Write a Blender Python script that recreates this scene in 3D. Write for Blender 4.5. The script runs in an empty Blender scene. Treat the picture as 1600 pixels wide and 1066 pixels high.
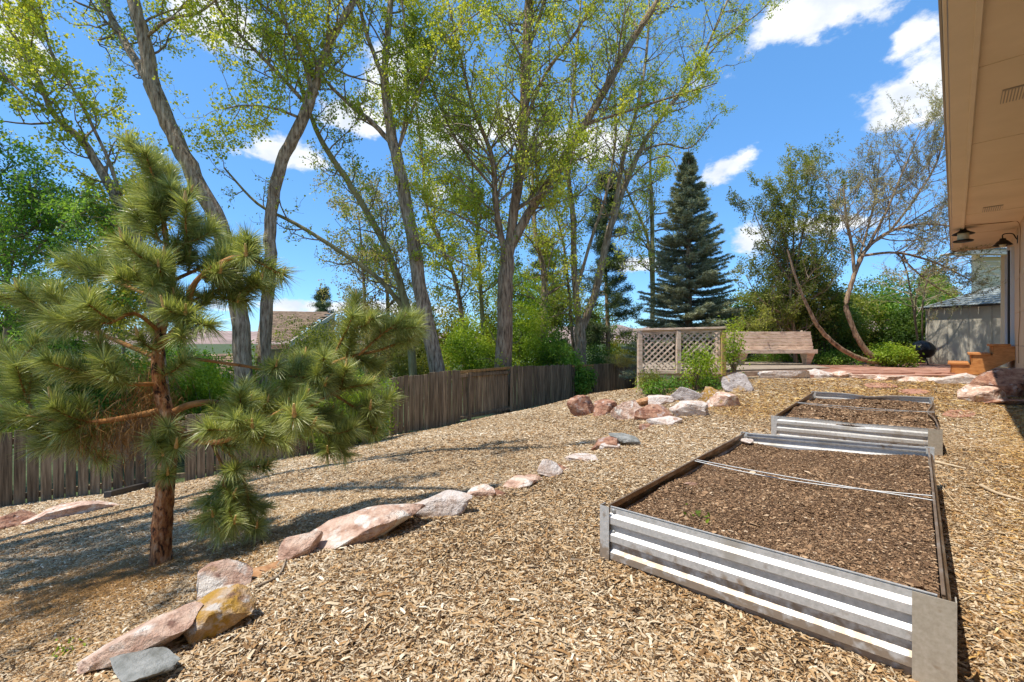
import bpy, bmesh, math, random
import numpy as np
from mathutils import Vector, Matrix

random.seed(7)
RNG = np.random.default_rng(11)
F = 711.0            # focal length in photo pixels (16 mm lens, 1600 px frame)
CZ = 1.10            # eye height
S = bpy.context.scene
C = S.collection

# ------------------------------------------------------------------ camera, sky, sun, exposure
cam_d = bpy.data.cameras.new('camera'); cam = bpy.data.objects.new('camera', cam_d); C.objects.link(cam)
cam.location = (0, 0, CZ); cam.rotation_euler = (math.radians(90), 0, 0)
cam_d.sensor_width = 36; cam_d.lens = 16.0; cam_d.clip_start = 0.05; cam_d.clip_end = 5000
S.camera = cam
SUN = Vector((-0.430, -0.170, 1.0)).normalized()      # towards the sun
sun_el = math.asin(SUN.z); sun_az = math.atan2(SUN.x, SUN.y)
sd = bpy.data.lights.new('sun', 'SUN'); so = bpy.data.objects.new('sun', sd); C.objects.link(so)
sd.energy = 3.8; sd.angle = math.radians(0.55); sd.color = (1.0, 0.94, 0.84)
so.rotation_euler = SUN.to_track_quat('Z', 'Y').to_euler()
S.view_settings.view_transform = 'Standard'; S.view_settings.look = 'None'
S.view_settings.gamma = 1; S.view_settings.use_curve_mapping = False
S.view_settings.exposure = 0.62

def px_dir(px, py):
    return Vector(((px-800)/F, 1.0, -(py-533)/F)).normalized()

def make_world():
    w = bpy.data.worlds.new('World'); S.world = w; w.use_nodes = True
    nt = w.node_tree; N = nt.nodes; L = nt.links; N.clear()
    out = N.new('ShaderNodeOutputWorld'); bg = N.new('ShaderNodeBackground'); bg.inputs[1].default_value = 0.15
    L.new(bg.outputs[0], out.inputs[0])
    sky = N.new('ShaderNodeTexSky'); sky.sky_type = 'NISHITA'; sky.sun_disc = False
    sky.sun_elevation = sun_el; sky.sun_rotation = sun_az; sky.altitude = 1700; sky.air_density = 1.0
    sky.dust_density = 0.4; sky.ozone_density = 2.5
    tint = N.new('ShaderNodeMixRGB'); tint.blend_type = 'MULTIPLY'; tint.inputs[0].default_value = 1
    tint.inputs[2].default_value = (0.80, 1.10, 1.28, 1); L.new(sky.outputs[0], tint.inputs[1])
    tc = N.new('ShaderNodeTexCoord')
    nz = N.new('ShaderNodeVectorMath'); nz.operation = 'NORMALIZE'; L.new(tc.outputs['Generated'], nz.inputs[0])
    # cloud masses at fixed compass directions (centre direction, half sizes)
    blobs = [((1300, -5), .22, .065, -8), ((1210, 25), .09, .045, 0), ((1450, 125), .06, .085, 0), ((1405, 160), .065, .05, 10), ((1420, 68), .055, .028, -20),
             ((1140, 257), .065, .042, -14), ((620, 120), .07, .09, 0), ((640, 90), .05, .05, 0), ((565, 190), .10, .035, 4),
             ((710, 205), .13, .055, 0), ((800, 200), .10, .06, 0), ((930, 225), .13, .07, 0), ((690, 300), .06, .035, 0),
             ((330, 30), .10, .06, 0), ((440, 235), .12, .035, 0), ((1175, 378), .05, .04, 0), ((980, 415), .09, .02, 0),
             ((560, 480), .3, .02, 0), ((1300, 350), .09, .025, 0), ((10, 60), .05, .08, 0)]
    extra = [((-1, .2, .5), .3, .12), ((-.6, -1, .5), .35, .14), ((.4, -1, .7), .3, .15), ((1, -.3, .5), .3, .12), ((1, .4, .9), .25, .12), ((-.5, .3, 1), .22, .1), ((.1, -.2, 1), .2, .12)]
    cur = None
    def mth(op, a, b=None, c=None):
        n = N.new('ShaderNodeMath'); n.operation = op
        for i, v in enumerate((a, b, c)):
            if v is None: continue
            if isinstance(v, (int, float)): n.inputs[i].default_value = v
            else: L.new(v, n.inputs[i])
        return n.outputs[0]
    items = [(px_dir(*p), a, b, r) for p, a, b, r in blobs] + [(Vector(p).normalized(), a, b, 0) for p, a, b in extra]
    for c, a, b, rot in items:
        e1 = Vector((c.y, -c.x, 0)).normalized(); e2 = e1.cross(c).normalized()
        if e2.z < 0: e2 = -e2
        r = math.radians(-rot); f1 = e1*math.cos(r)+e2*math.sin(r); f2 = -e1*math.sin(r)+e2*math.cos(r)
        sb = N.new('ShaderNodeVectorMath'); sb.operation = 'SUBTRACT'; L.new(nz.outputs[0], sb.inputs[0]); sb.inputs[1].default_value = c
        ds = []
        for e, s in ((f1, a), (f2, b), (c, .3)):
            d = N.new('ShaderNodeVectorMath'); d.operation = 'DOT_PRODUCT'; L.new(sb.outputs[0], d.inputs[0]); d.inputs[1].default_value = e/s
            ds.append(d.outputs['Value'])
        cb = N.new('ShaderNodeCombineXYZ')
        for i in range(3): L.new(ds[i], cb.inputs[i])
        ln = N.new('ShaderNodeVectorMath'); ln.operation = 'LENGTH'; L.new(cb.outputs[0], ln.inputs[0])
        v = ln.outputs['Value']
        cur = v if cur is None else mth('MINIMUM', cur, v)
    n1 = N.new('ShaderNodeTexNoise'); n1.inputs['Scale'].default_value = 11; n1.inputs['Detail'].default_value = 11; n1.inputs['Roughness'].default_value = .62
    mp = N.new('ShaderNodeMapping'); mp.inputs['Scale'].default_value = (1, 1, 1.7); L.new(nz.outputs[0], mp.inputs[0]); L.new(mp.outputs[0], n1.inputs['Vector'])
    q = mth('ADD', cur, mth('MULTIPLY', mth('SUBTRACT', n1.outputs['Fac'], .5), 2.5))
    mr = N.new('ShaderNodeMapRange'); mr.interpolation_type = 'SMOOTHSTEP'; L.new(q, mr.inputs[0])
    mr.inputs[1].default_value = .86; mr.inputs[2].default_value = .38; mr.inputs[3].default_value = 0; mr.inputs[4].default_value = .97
    n2 = N.new('ShaderNodeTexNoise'); n2.inputs['Scale'].default_value = 14; n2.inputs['Detail'].default_value = 6; L.new(mp.outputs[0], n2.inputs['Vector'])
    cr = N.new('ShaderNodeValToRGB'); cr.color_ramp.elements[0].position = .34; cr.color_ramp.elements[0].color = (3.6, 3.9, 4.3, 1)
    cr.color_ramp.elements[1].position = .6; cr.color_ramp.elements[1].color = (5.0, 5.05, 5.1, 1); L.new(n2.outputs['Fac'], cr.inputs[0])
    mx = N.new('ShaderNodeMixRGB'); az = N.new('ShaderNodeMixRGB'); az.inputs[0].default_value = .5; L.new(tint.outputs[0], az.inputs[1]); az.inputs[2].default_value = (.60, 1.80, 3.9, 1)
    L.new(mr.outputs[0], mx.inputs[0]); L.new(az.outputs[0], mx.inputs[1]); L.new(cr.outputs[0], mx.inputs[2])
    L.new(mx.outputs[0], bg.inputs[0])
make_world()

# ------------------------------------------------------------------ materials
MATS = {}
def mat(name, stops, scale=5.0, rough=.85, bump=.3, bscale=None, metal=0.0, coord='Object', attr=False, detail=6, stretch=(1, 1, 1),
        bdist=.01, trans=0.0, spec=.3, spots=None, rvar=0.0, musgrave=None, island=0.0, dirtz=0.0):
    """stops: list of (position, (r,g,b)); colour from noise (or from the per-face number 'rnd' when attr)"""
    m = bpy.data.materials.new(name); m.use_nodes = True; nt = m.node_tree; N = nt.nodes; L = nt.links; N.clear()
    out = N.new('ShaderNodeOutputMaterial'); p = N.new('ShaderNodeBsdfPrincipled')
    p.inputs['Roughness'].default_value = rough; p.inputs['Metallic'].default_value = metal; p.inputs['Specular IOR Level'].default_value = spec
    tc = N.new('ShaderNodeTexCoord'); mp = N.new('ShaderNodeMapping'); mp.inputs['Scale'].default_value = stretch
    L.new(tc.outputs[coord], mp.inputs[0]); vec = mp.outputs[0]
    oi = N.new('ShaderNodeObjectInfo')
    if island:
        ad = N.new('ShaderNodeVectorMath'); ad.operation = 'ADD'; L.new(vec, ad.inputs[0])
        sc = N.new('ShaderNodeMath'); sc.operation = 'MULTIPLY'; L.new(oi.outputs['Random'], sc.inputs[0]); sc.inputs[1].default_value = 37.0
        L.new(sc.outputs[0], ad.inputs[1]); vec = ad.outputs[0]
    nz = N.new('ShaderNodeTexNoise'); nz.inputs['Scale'].default_value = scale; nz.inputs['Detail'].default_value = detail; nz.inputs['Roughness'].default_value = .62
    L.new(vec, nz.inputs['Vector'])
    cr = N.new('ShaderNodeValToRGB'); e = cr.color_ramp.elements
    e[0].position = stops[0][0]; e[0].color = (*stops[0][1], 1); e[1].position = stops[-1][0]; e[1].color = (*stops[-1][1], 1)
    for pos, col in stops[1:-1]:
        k = e.new(pos); k.color = (*col, 1)
    if attr:
        a = N.new('ShaderNodeAttribute'); a.attribute_name = 'rnd'; L.new(a.outputs['Fac'], cr.inputs[0])
    else:
        L.new(nz.outputs['Fac'], cr.inputs[0])
    col = cr.outputs[0]
    if spots:                       # (colour, scale, threshold)
        for (sc_, s_, th) in spots:
            n3 = N.new('ShaderNodeTexNoise'); n3.inputs['Scale'].default_value = s_; n3.inputs['Detail'].default_value = 5; L.new(vec, n3.inputs['Vector'])
            mr = N.new('ShaderNodeMapRange'); mr.inputs[1].default_value = th; mr.inputs[2].default_value = th+.09; L.new(n3.outputs['Fac'], mr.inputs[0])
            mx = N.new('ShaderNodeMixRGB'); L.new(mr.outputs[0], mx.inputs[0]); L.new(col, mx.inputs[1]); mx.inputs[2].default_value = (*sc_, 1); col = mx.outputs[0]
    if dirtz:                        # soil splashed up from the ground
        sx = N.new('ShaderNodeSeparateXYZ'); L.new(tc.outputs['Object'], sx.inputs[0]); mz = N.new('ShaderNodeMapRange'); L.new(sx.outputs[2], mz.inputs[0])
        mz.inputs[1].default_value = -.02; mz.inputs[2].default_value = dirtz; mz.inputs[3].default_value = .30; mz.inputs[4].default_value = -.08
        n4 = N.new('ShaderNodeTexNoise'); n4.inputs['Scale'].default_value = 22; n4.inputs['Detail'].default_value = 8; L.new(tc.outputs['Object'], n4.inputs['Vector'])
        ad4 = N.new('ShaderNodeMath'); ad4.operation = 'ADD'; L.new(n4.outputs['Fac'], ad4.inputs[0]); L.new(mz.outputs[0], ad4.inputs[1])
        m5 = N.new('ShaderNodeMapRange'); m5.inputs[1].default_value = .56; m5.inputs[2].default_value = .72; m5.inputs[4].default_value = .75; L.new(ad4.outputs[0], m5.inputs[0])
        mx5 = N.new('ShaderNodeMixRGB'); L.new(m5.outputs[0], mx5.inputs[0]); L.new(col, mx5.inputs[1]); mx5.inputs[2].default_value = (.27, .18, .10, 1); col = mx5.outputs[0]
    if rvar:
        hs = N.new('ShaderNodeHueSaturation'); m1 = N.new('ShaderNodeMapRange'); L.new(oi.outputs['Random'], m1.inputs[0])
        m1.inputs[3].default_value = 1-rvar; m1.inputs[4].default_value = 1+rvar; L.new(m1.outputs[0], hs.inputs['Value']); L.new(col, hs.inputs['Color']); col = hs.outputs[0]
    L.new(col, p.inputs['Base Color'])
    if bump:
        nb = N.new('ShaderNodeTexNoise'); nb.inputs['Scale'].default_value = bscale or scale*3; nb.inputs['Detail'].default_value = 8; nb.inputs['Roughness'].default_value = .65
        L.new(vec, nb.inputs['Vector']); b = N.new('ShaderNodeBump'); b.inputs['Strength'].default_value = bump; b.inputs['Distance'].default_value = bdist
        L.new(nb.outputs['Fac'], b.inputs['Height']); L.new(b.outputs[0], p.inputs['Normal'])
    if trans:
        t = N.new('ShaderNodeBsdfTranslucent'); ms = N.new('ShaderNodeMixShader'); ms.inputs[0].default_value = trans
        g = N.new('ShaderNodeMixRGB'); g.blend_type = 'MULTIPLY'; g.inputs[0].default_value = 1; L.new(col, g.inputs[1]); g.inputs[2].default_value = (1.5, 1.45, .7, 1)
        L.new(g.outputs[0], t.inputs[0]); L.new(p.outputs[0], ms.inputs[1]); L.new(t.outputs[0], ms.inputs[2]); L.new(ms.outputs[0], out.inputs[0])
    else:
        L.new(p.outputs[0], out.inputs[0])
    MATS[name] = m
    return m

# wood chip colours are the same ramp for the loose chips and for the bed under them
CHIP = [(0, (.035, .021, .011)), (.16, (.14, .078, .036)), (.30, (.38, .215, .09)), (.46, (.49, .325, .165)), (.62, (.50, .385, .25)), (.82, (.64, .50, .33)), (1, (.82, .73, .57))]
mat('chips', CHIP, attr=True, bump=0, rough=.8, spec=.2, coord='Generated')
mat('straw_chips', [(0, (.10, .05, .018)), (.25, (.36, .18, .055)), (.6, (.58, .36, .12)), (.85, (.68, .49, .21)), (1, (.78, .64, .38))], attr=True, bump=0, rough=.8, spec=.2)
mat('soil_chips', [(0, (.06, .034, .02)), (.4, (.20, .118, .066)), (.7, (.35, .215, .12)), (.9, (.52, .36, .22)), (1, (.70, .57, .42))], attr=True, bump=0, rough=.9, spec=.15)
def ground_mat():
    m = bpy.data.materials.new('mulch'); m.use_nodes = True; nt = m.node_tree; N = nt.nodes; L = nt.links
    p = N['Principled BSDF']; p.inputs['Roughness'].default_value = .9; p.inputs['Specular IOR Level'].default_value = .15
    tc = N.new('ShaderNodeTexCoord')
    def vor(scale, stretch, rot):
        mp = N.new('ShaderNodeMapping'); mp.inputs['Scale'].default_value = stretch; mp.inputs['Rotation'].default_value = (0, 0, rot); L.new(tc.outputs['Object'], mp.inputs[0])
        n = N.new('ShaderNodeTexNoise'); n.inputs['Scale'].default_value = 3; L.new(mp.outputs[0], n.inputs['Vector'])
        mxv = N.new('ShaderNodeMixRGB'); mxv.inputs[0].default_value = .12; L.new(mp.outputs[0], mxv.inputs[1]); L.new(n.outputs['Color'], mxv.inputs[2])
        v = N.new('ShaderNodeTexVoronoi'); v.inputs['Scale'].default_value = scale; L.new(mxv.outputs[0], v.inputs['Vector']); return v
    v1 = vor(42, (1, .34, 1), .5); v2 = vor(42, (.34, 1, 1), -.2)
    n = N.new('ShaderNodeTexNoise'); n.inputs['Scale'].default_value = 55; n.inputs['Detail'].default_value = 4; L.new(tc.outputs['Object'], n.inputs['Vector'])
    sel = N.new('ShaderNodeMapRange'); sel.inputs[1].default_value = .48; sel.inputs[2].default_value = .52; L.new(n.outputs['Fac'], sel.inputs[0])
    mc = N.new('ShaderNodeMixRGB'); L.new(sel.outputs[0], mc.inputs[0]); L.new(v1.outputs['Color'], mc.inputs[1]); L.new(v2.outputs['Color'], mc.inputs[2])
    bw = N.new('ShaderNodeSeparateColor'); L.new(mc.outputs[0], bw.inputs[0])
    cr = N.new('ShaderNodeValToRGB'); e = cr.color_ramp.elements
    e[0].position, e[0].color = CHIP[0][0], (*CHIP[0][1], 1); e[1].position, e[1].color = 1, (*CHIP[-1][1], 1)
    for a, c in CHIP[1:-1]: k = e.new(a); k.color = (*c, 1)
    L.new(bw.outputs[0], cr.inputs[0])
    big = N.new('ShaderNodeTexNoise'); big.inputs['Scale'].default_value = 1.1; big.inputs['Detail'].default_value = 6; L.new(tc.outputs['Object'], big.inputs['Vector'])
    mr = N.new('ShaderNodeMapRange'); mr.inputs[1].default_value = .3; mr.inputs[2].default_value = .7; mr.inputs[3].default_value = .55; mr.inputs[4].default_value = .95; L.new(big.outputs['Fac'], mr.inputs[0])
    hs = N.new('ShaderNodeHueSaturation'); L.new(cr.outputs[0], hs.inputs['Color']); L.new(mr.outputs[0], hs.inputs['Value'])
    L.new(hs.outputs[0], p.inputs['Base Color'])
    b = N.new('ShaderNodeBump'); b.inputs['Strength'].default_value = .8; b.inputs['Distance'].default_value = .012
    L.new(bw.outputs[1], b.inputs['Height']); L.new(b.outputs[0], p.inputs['Normal'])
    MATS['mulch'] = m
ground_mat()
mat('soil', [(.3, (.06, .035, .02)), (.6, (.17, .10, .058)), (.75, (.28, .17, .10))], 60, .95, .8, 60, bdist=.02)
mat('grass', [(.3, (.03, .05, .015)), (.5, (.06, .09, .025)), (.7, (.16, .15, .07))], 3, .95, .5, 20, bdist=.05)
mat('hill', [(.32, (.16, .13, .10)), (.5, (.32, .22, .18)), (.68, (.42, .31, .27))], .02, .95, 0, detail=8)
mat('rock_pink', [(.28, (.28, .15, .10)), (.42, (.52, .32, .23)), (.55, (.70, .49, .37)), (.72, (.80, .67, .55))], 11, .85, 1.0, 34, bdist=.03, detail=11,
    spots=[((.80, .72, .63), 9, .54), ((.26, .14, .10), 16, .63), ((.50, .33, .14), 6, .66)], island=1)
mat('rock_white', [(.28, (.42, .27, .2)), (.42, (.62, .5, .42)), (.6, (.74, .66, .6)), (.75, (.55, .36, .28))], 11, .85, 1.0, 34, bdist=.03, detail=11, spots=[((.44, .28, .20), 10, .62), ((.16, .12, .10), 26, .70)], island=1)
mat('rock_red', [(.28, (.12, .05, .035)), (.45, (.34, .16, .10)), (.6, (.50, .28, .18)), (.75, (.62, .43, .31))], 11, .85, 1.0, 34, bdist=.03, detail=11, spots=[((.5, .38, .33), 10, .56), ((.07, .04, .035), 14, .62)], island=1)
mat('rock_orange', [(.3, (.35, .2, .12)), (.45, (.55, .33, .12)), (.6, (.58, .42, .28)), (.75, (.5, .4, .36))], 11, .85, 1.0, 34, bdist=.03, detail=11, spots=[((.50, .28, .05), 13, .50), ((.66, .58, .50), 17, .55), ((.30, .17, .10), 14, .62)], island=1)
mat('rock_lichen', [(.3, (.25, .2, .18)), (.45, (.42, .36, .33)), (.6, (.55, .49, .46)), (.75, (.66, .6, .56))], 11, .85, 1.0, 34, bdist=.03, detail=11, spots=[((.58, .32, .04), 3.2, .55), ((.2, .16, .14), 16, .6)], island=1)
mat('rock_rust', [(.3, (.24, .11, .05)), (.5, (.42, .22, .10)), (.75, (.58, .42, .28))], 14, .85, .5, 25, bdist=.01, island=1)
mat('rock_grey', [(.3, (.14, .14, .12)), (.5, (.27, .27, .25)), (.7, (.42, .41, .38))], 14, .85, .9, 40, bdist=.02, detail=10, spots=[((.5, .5, .47), 5, .66)], island=1)
mat('flagstone', [(.3, (.30, .14, .09)), (.6, (.45, .24, .17)), (.75, (.55, .36, .28))], 4, .85, .4, 25, bdist=.01, rvar=.12, island=1)
mat('galvanised', [(.3, (.50, .49, .46)), (.5, (.60, .585, .56)), (.7, (.69, .67, .64))], 55, .5, .08, 60, metal=.4, bdist=.003, detail=3,
    spots=[((.34, .22, .12), 9, .68), ((.47, .44, .39), 4, .56)], dirtz=.13)
mat('galvanised_dull', [(.3, (.42, .36, .28)), (.5, (.48, .42, .33)), (.7, (.54, .48, .39))], 60, .6, .06, 80, metal=.4, bdist=.002, detail=3, spots=[((.3, .22, .14), 14, .64)])
mat('galvanised_brown', [(.3, (.20, .12, .07)), (.5, (.32, .22, .14)), (.72, (.5, .44, .38))], 7, .45, .1, 40, metal=.6, bdist=.003, stretch=(1, 1, 4))  # metal with an uneven brown base colour
mat('steel', [(.3, (.40, .40, .39)), (.7, (.5, .5, .49))], 30, .5, 0, metal=.6)
mat('fence_wood', [(.25, (.055, .037, .022)), (.45, (.17, .122, .072)), (.6, (.30, .222, .135)), (.78, (.44, .34, .22))], 6, .9, .6, 40, stretch=(5, 5, .35), bdist=.006, rvar=.28, island=1,
    spots=[((.03, .022, .017), 9, .66)])
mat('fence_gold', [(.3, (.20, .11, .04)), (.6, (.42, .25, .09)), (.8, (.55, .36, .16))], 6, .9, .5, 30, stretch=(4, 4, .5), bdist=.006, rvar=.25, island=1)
mat('deck_wood', [(.3, (.38, .255, .18)), (.5, (.66, .49, .36)), (.72, (.80, .65, .51))], 5, .85, .4, 40, stretch=(1, 4, 4), bdist=.004, rvar=.12, island=1)
mat('deck_board', [(.25, (.20, .15, .11)), (.5, (.34, .27, .20)), (.75, (.45, .37, .29))], 5, .85, .4, 40, stretch=(1, 4, 4), bdist=.004, rvar=.15, island=1)
mat('post_lichen', [(.3, (.30, .19, .12)), (.55, (.48, .33, .12)), (.7, (.60, .42, .06))], 9, .85, .3, 40, bdist=.004)
mat('step_wood', [(.25, (.34, .12, .03)), (.5, (.52, .21, .055)), (.75, (.62, .30, .10))], 4, .6, .25, 40, stretch=(3, 3, 8), bdist=.002, island=1, spec=.4)
mat('house_paint', [(.3, (.64, .48, .33)), (.7, (.72, .55, .39))], 2, .75, .1, 60, bdist=.002)
mat('soffit_paint', [(.3, (.68, .54, .37)), (.7, (.78, .63, .45))], 1.5, .75, .12, 50, bdist=.002)
mat('fascia_paint', [(.3, (.72, .59, .43)), (.7, (.80, .66, .49))], 2, .7, .1, 50, bdist=.002)
mat('gutter_paint', [(.2, (.36, .30, .24)), (.8, (.42, .36, .30))], 2, .6, .05, 50, bdist=.002)
mat('white_frame', [(.2, (.6, .6, .6)), (.8, (.7, .7, .7))], 2, .5, 0)
mat('dark_frame', [(.2, (.04, .035, .03)), (.8, (.06, .05, .045))], 2, .5, 0)
mat('glass', [(.2, (.03, .035, .04)), (.8, (.04, .045, .05))], 2, .05, 0, spec=.8)
mat('lamp_black', [(.2, (.015, .013, .012)), (.8, (.03, .025, .02))], 8, .45, .1, bdist=.001, metal=.3)
mat('lamp_glass', [(.2, (.62, .56, .38)), (.8, (.68, .62, .44))], 5, .3, 0)
mat('shed_wall', [(.3, (.48, .44, .35)), (.7, (.58, .53, .43))], 3, .85, .2, 50, bdist=.003)
mat('shed_roof', [(.3, (.12, .15, .15)), (.5, (.24, .27, .26)), (.7, (.40, .42, .40))], 14, .8, .5, 60, bdist=.01, rvar=.2, island=1)
mat('cream_trim', [(.3, (.78, .66, .44)), (.7, (.82, .71, .50))], 3, .8, 0)
mat('olive_siding', [(.3, (.62, .54, .34)), (.7, (.70, .62, .41))], 3, .85, .1, rvar=.06)
mat('roof_tile', [(.3, (.13, .085, .055)), (.5, (.24, .16, .10)), (.7, (.35, .25, .165))], 4, .9, .3, 30, rvar=.22, island=1, bdist=.01)
mat('neighbour_wall', [(.3, (.34, .25, .14)), (.7, (.42, .31, .18))], 2, .9, 0)
mat('bark_big', [(.30, (.07, .046, .028)), (.42, (.25, .175, .11)), (.54, (.45, .335, .225)), (.70, (.64, .51, .37))], 8, .95, 1.0, 14, stretch=(2.2, 2.2, .38), bdist=.05)
mat('bark_warm', [(.30, (.07, .042, .025)), (.42, (.23, .15, .09)), (.55, (.40, .275, .17)), (.72, (.56, .42, .28))], 8, .95, 1.0, 14, stretch=(2.2, 2.2, .38), bdist=.05)
mat('bark_green', [(.25, (.10, .085, .035)), (.5, (.30, .25, .11)), (.78, (.46, .39, .2))], 5, .95, .8, 16, stretch=(2, 2, .5), bdist=.03)
mat('bark_twig', [(.25, (.12, .085, .055)), (.5, (.25, .185, .125)), (.78, (.42, .34, .25))], 4, .9, .3, 20, stretch=(2, 2, 1))
mat('bark_pine', [(.34, (.05, .022, .014)), (.42, (.26, .10, .045)), (.52, (.52, .23, .09)), (.66, (.60, .38, .24))], 26, .95, 1.0, 34, stretch=(1, 1, .42), bdist=.03, spots=[((.04, .02, .013), 38, .56)])
mat('bark_limb', [(.3, (.14, .06, .03)), (.5, (.42, .19, .06)), (.7, (.5, .27, .11))], 14, .95, .8, 40, bdist=.006)
mat('candle', [(.3, (.5, .28, .08)), (.7, (.72, .50, .22))], 60, .8, .4, 90, bdist=.003)
LEAFV = {
    'leaf_cottonwood': [(0, (0.172, 0.227, 0.029)), (.4, (0.360, 0.423, 0.051)), (.8, (0.583, 0.585, 0.086)), (1, (0.780, 0.683, 0.157))],
    'leaf_green': [(0, (0.049, 0.114, 0.021)), (.5, (0.135, 0.274, 0.037)), (1, (0.346, 0.502, 0.084))],
    'leaf_bright': [(0, (0.106, 0.179, 0.019)), (.5, (0.256, 0.372, 0.031)), (1, (0.496, 0.550, 0.062))],
    'leaf_yellow': [(0, (.17, .19, .02)), (.5, (.34, .33, .035)), (1, (.50, .44, .07))],
    'leaf_dark': [(0, (0.031, 0.070, 0.017)), (.5, (0.088, 0.164, 0.028)), (1, (0.227, 0.304, 0.065))],
    'leaf_olive': [(0, (0.062, 0.090, 0.018)), (.5, (0.187, 0.220, 0.039)), (1, (0.416, 0.420, 0.088))],
    'leaf_pale': [(0, (0.132, 0.127, 0.055)), (.5, (0.330, 0.304, 0.132)), (1, (0.554, 0.481, 0.220))],
    'blossom': [(0, (0.130, 0.138, 0.110)), (.5, (0.325, 0.312, 0.198)), (1, (0.676, 0.600, 0.352))],
}
for k_, v_ in LEAFV.items(): mat(k_, v_, attr=True, bump=0, rough=.5, trans=.45, spec=.35)
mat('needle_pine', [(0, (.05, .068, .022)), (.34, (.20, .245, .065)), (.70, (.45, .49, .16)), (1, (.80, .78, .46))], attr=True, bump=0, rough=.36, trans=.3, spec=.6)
mat('needle_brown', [(0, (.14, .07, .02)), (1, (.42, .22, .06))], attr=True, bump=0, rough=.6)
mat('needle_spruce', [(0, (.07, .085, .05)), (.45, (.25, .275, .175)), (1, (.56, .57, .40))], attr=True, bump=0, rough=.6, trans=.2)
mat('needle_dark', [(0, (.02, .04, .015)), (.5, (.08, .12, .04)), (1, (.2, .24, .09))], attr=True, bump=0, rough=.6, trans=.1)
mat('black_plastic', [(.2, (.012, .012, .013)), (.8, (.02, .02, .02))], 8, .35, .1)
mat('cable', [(.2, (.30, .18, .09)), (.8, (.34, .2, .1))], 8, .6, 0)
mat('twig_pale', [(.3, (.45, .33, .2)), (.7, (.62, .5, .34))], 10, .9, .3, bdist=.003)

# ------------------------------------------------------------------ mesh helpers
def nmesh(name, V, Fc, m, rnd=None, parent=None, smooth=False, mats=None, mi=None):
    V = np.asarray(V, dtype=np.float32).reshape(-1, 3); Fc = np.asarray(Fc, dtype=np.int32)
    me = bpy.data.meshes.new(name)
    me.vertices.add(len(V)); me.vertices.foreach_set('co', V.ravel())
    k = Fc.shape[1]; n = len(Fc)
    me.loops.add(n*k); me.loops.foreach_set('vertex_index', Fc.ravel())
    me.polygons.add(n); me.polygons.foreach_set('loop_start', np.arange(0, n*k, k, dtype=np.int32))
    me.polygons.foreach_set('use_smooth', np.full(n, bool(smooth)))
    if mi is not None: me.polygons.foreach_set('material_index', np.asarray(mi, dtype=np.int32))
    me.update(calc_edges=True)
    if rnd is not None:
        a = me.attributes.new('rnd', 'FLOAT', 'FACE'); a.data.foreach_set('value', np.asarray(rnd, dtype=np.float32))
    for q in (mats or [m]): me.materials.append(MATS[q])
    o = bpy.data.objects.new(name, me); C.objects.link(o)
    if parent is not None: o.parent = parent
    return o

class Acc:
    def __init__(s): s.V = []; s.F = []; s.R = []; s.n = 0
    def add(s, V, Fc, r=None):
        V = np.asarray(V, dtype=np.float32).reshape(-1, 3); Fc = np.asarray(Fc, dtype=np.int32)
        s.V.append(V); s.F.append(Fc+s.n); s.n += len(V)
        if r is not None: s.R.append(np.full(len(Fc), r, dtype=np.float32) if np.isscalar(r) else r)
    def build(s, name, m, parent=None, smooth=False):
        if not s.V: return None
        return nmesh(name, np.concatenate(s.V), np.concatenate(s.F), m, np.concatenate(s.R) if s.R else None, parent, smooth)

def tube(acc, pts, rad, sides=6, wob=0.0, cap=True):
    P = np.asarray(pts, dtype=np.float64); R = np.asarray(rad, dtype=np.float64); n = len(P)
    T = np.gradient(P, axis=0); T /= (np.linalg.norm(T, axis=1, keepdims=True)+1e-9)
    ref = np.array([0.31, 0.95, 0.05]) if abs(T[0][2]) > .7 else np.array([0., 0., 1.])
    A = np.cross(T, ref); A /= (np.linalg.norm(A, axis=1, keepdims=True)+1e-9); B = np.cross(T, A)
    th = np.arange(sides)*2*np.pi/sides
    rr = R[:, None]*(1+(RNG.uniform(-wob, wob, (n, sides)) if wob else 0))
    V = P[:, None, :]+rr[:, :, None]*(np.cos(th)[None, :, None]*A[:, None, :]+np.sin(th)[None, :, None]*B[:, None, :])
    i = np.arange(n-1)[:, None]*sides; j = np.arange(sides)[None, :]; j2 = (j+1) % sides
    Fc = np.stack([i+j, i+j2, i+sides+j2, i+sides+j], -1).reshape(-1, 4)
    acc.add(V.reshape(-1, 3), Fc)

def catmull(P, n=6):
    P = np.asarray(P, dtype=np.float64); out = []
    Q = np.vstack([2*P[0]-P[1], P, 2*P[-1]-P[-2]])
    for i in range(1, len(Q)-2):
        for t in np.linspace(0, 1, n, endpoint=False):
            a, b, c, d = Q[i-1], Q[i], Q[i+1], Q[i+2]
            out.append(.5*((2*b)+(-a+c)*t+(2*a-5*b+4*c-d)*t*t+(-a+3*b-3*c+d)*t**3))
    out.append(P[-1]); return np.array(out)

BOXF = [(0, 3, 2, 1), (4, 5, 6, 7), (0, 1, 5, 4), (1, 2, 6, 5), (2, 3, 7, 6), (3, 0, 4, 7)]
def boxv(x0, x1, y0, y1, z0, z1):
    return np.array([(x0, y0, z0), (x1, y0, z0), (x1, y1, z0), (x0, y1, z0), (x0, y0, z1), (x1, y0, z1), (x1, y1, z1), (x0, y1, z1)], dtype=np.float64)

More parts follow.
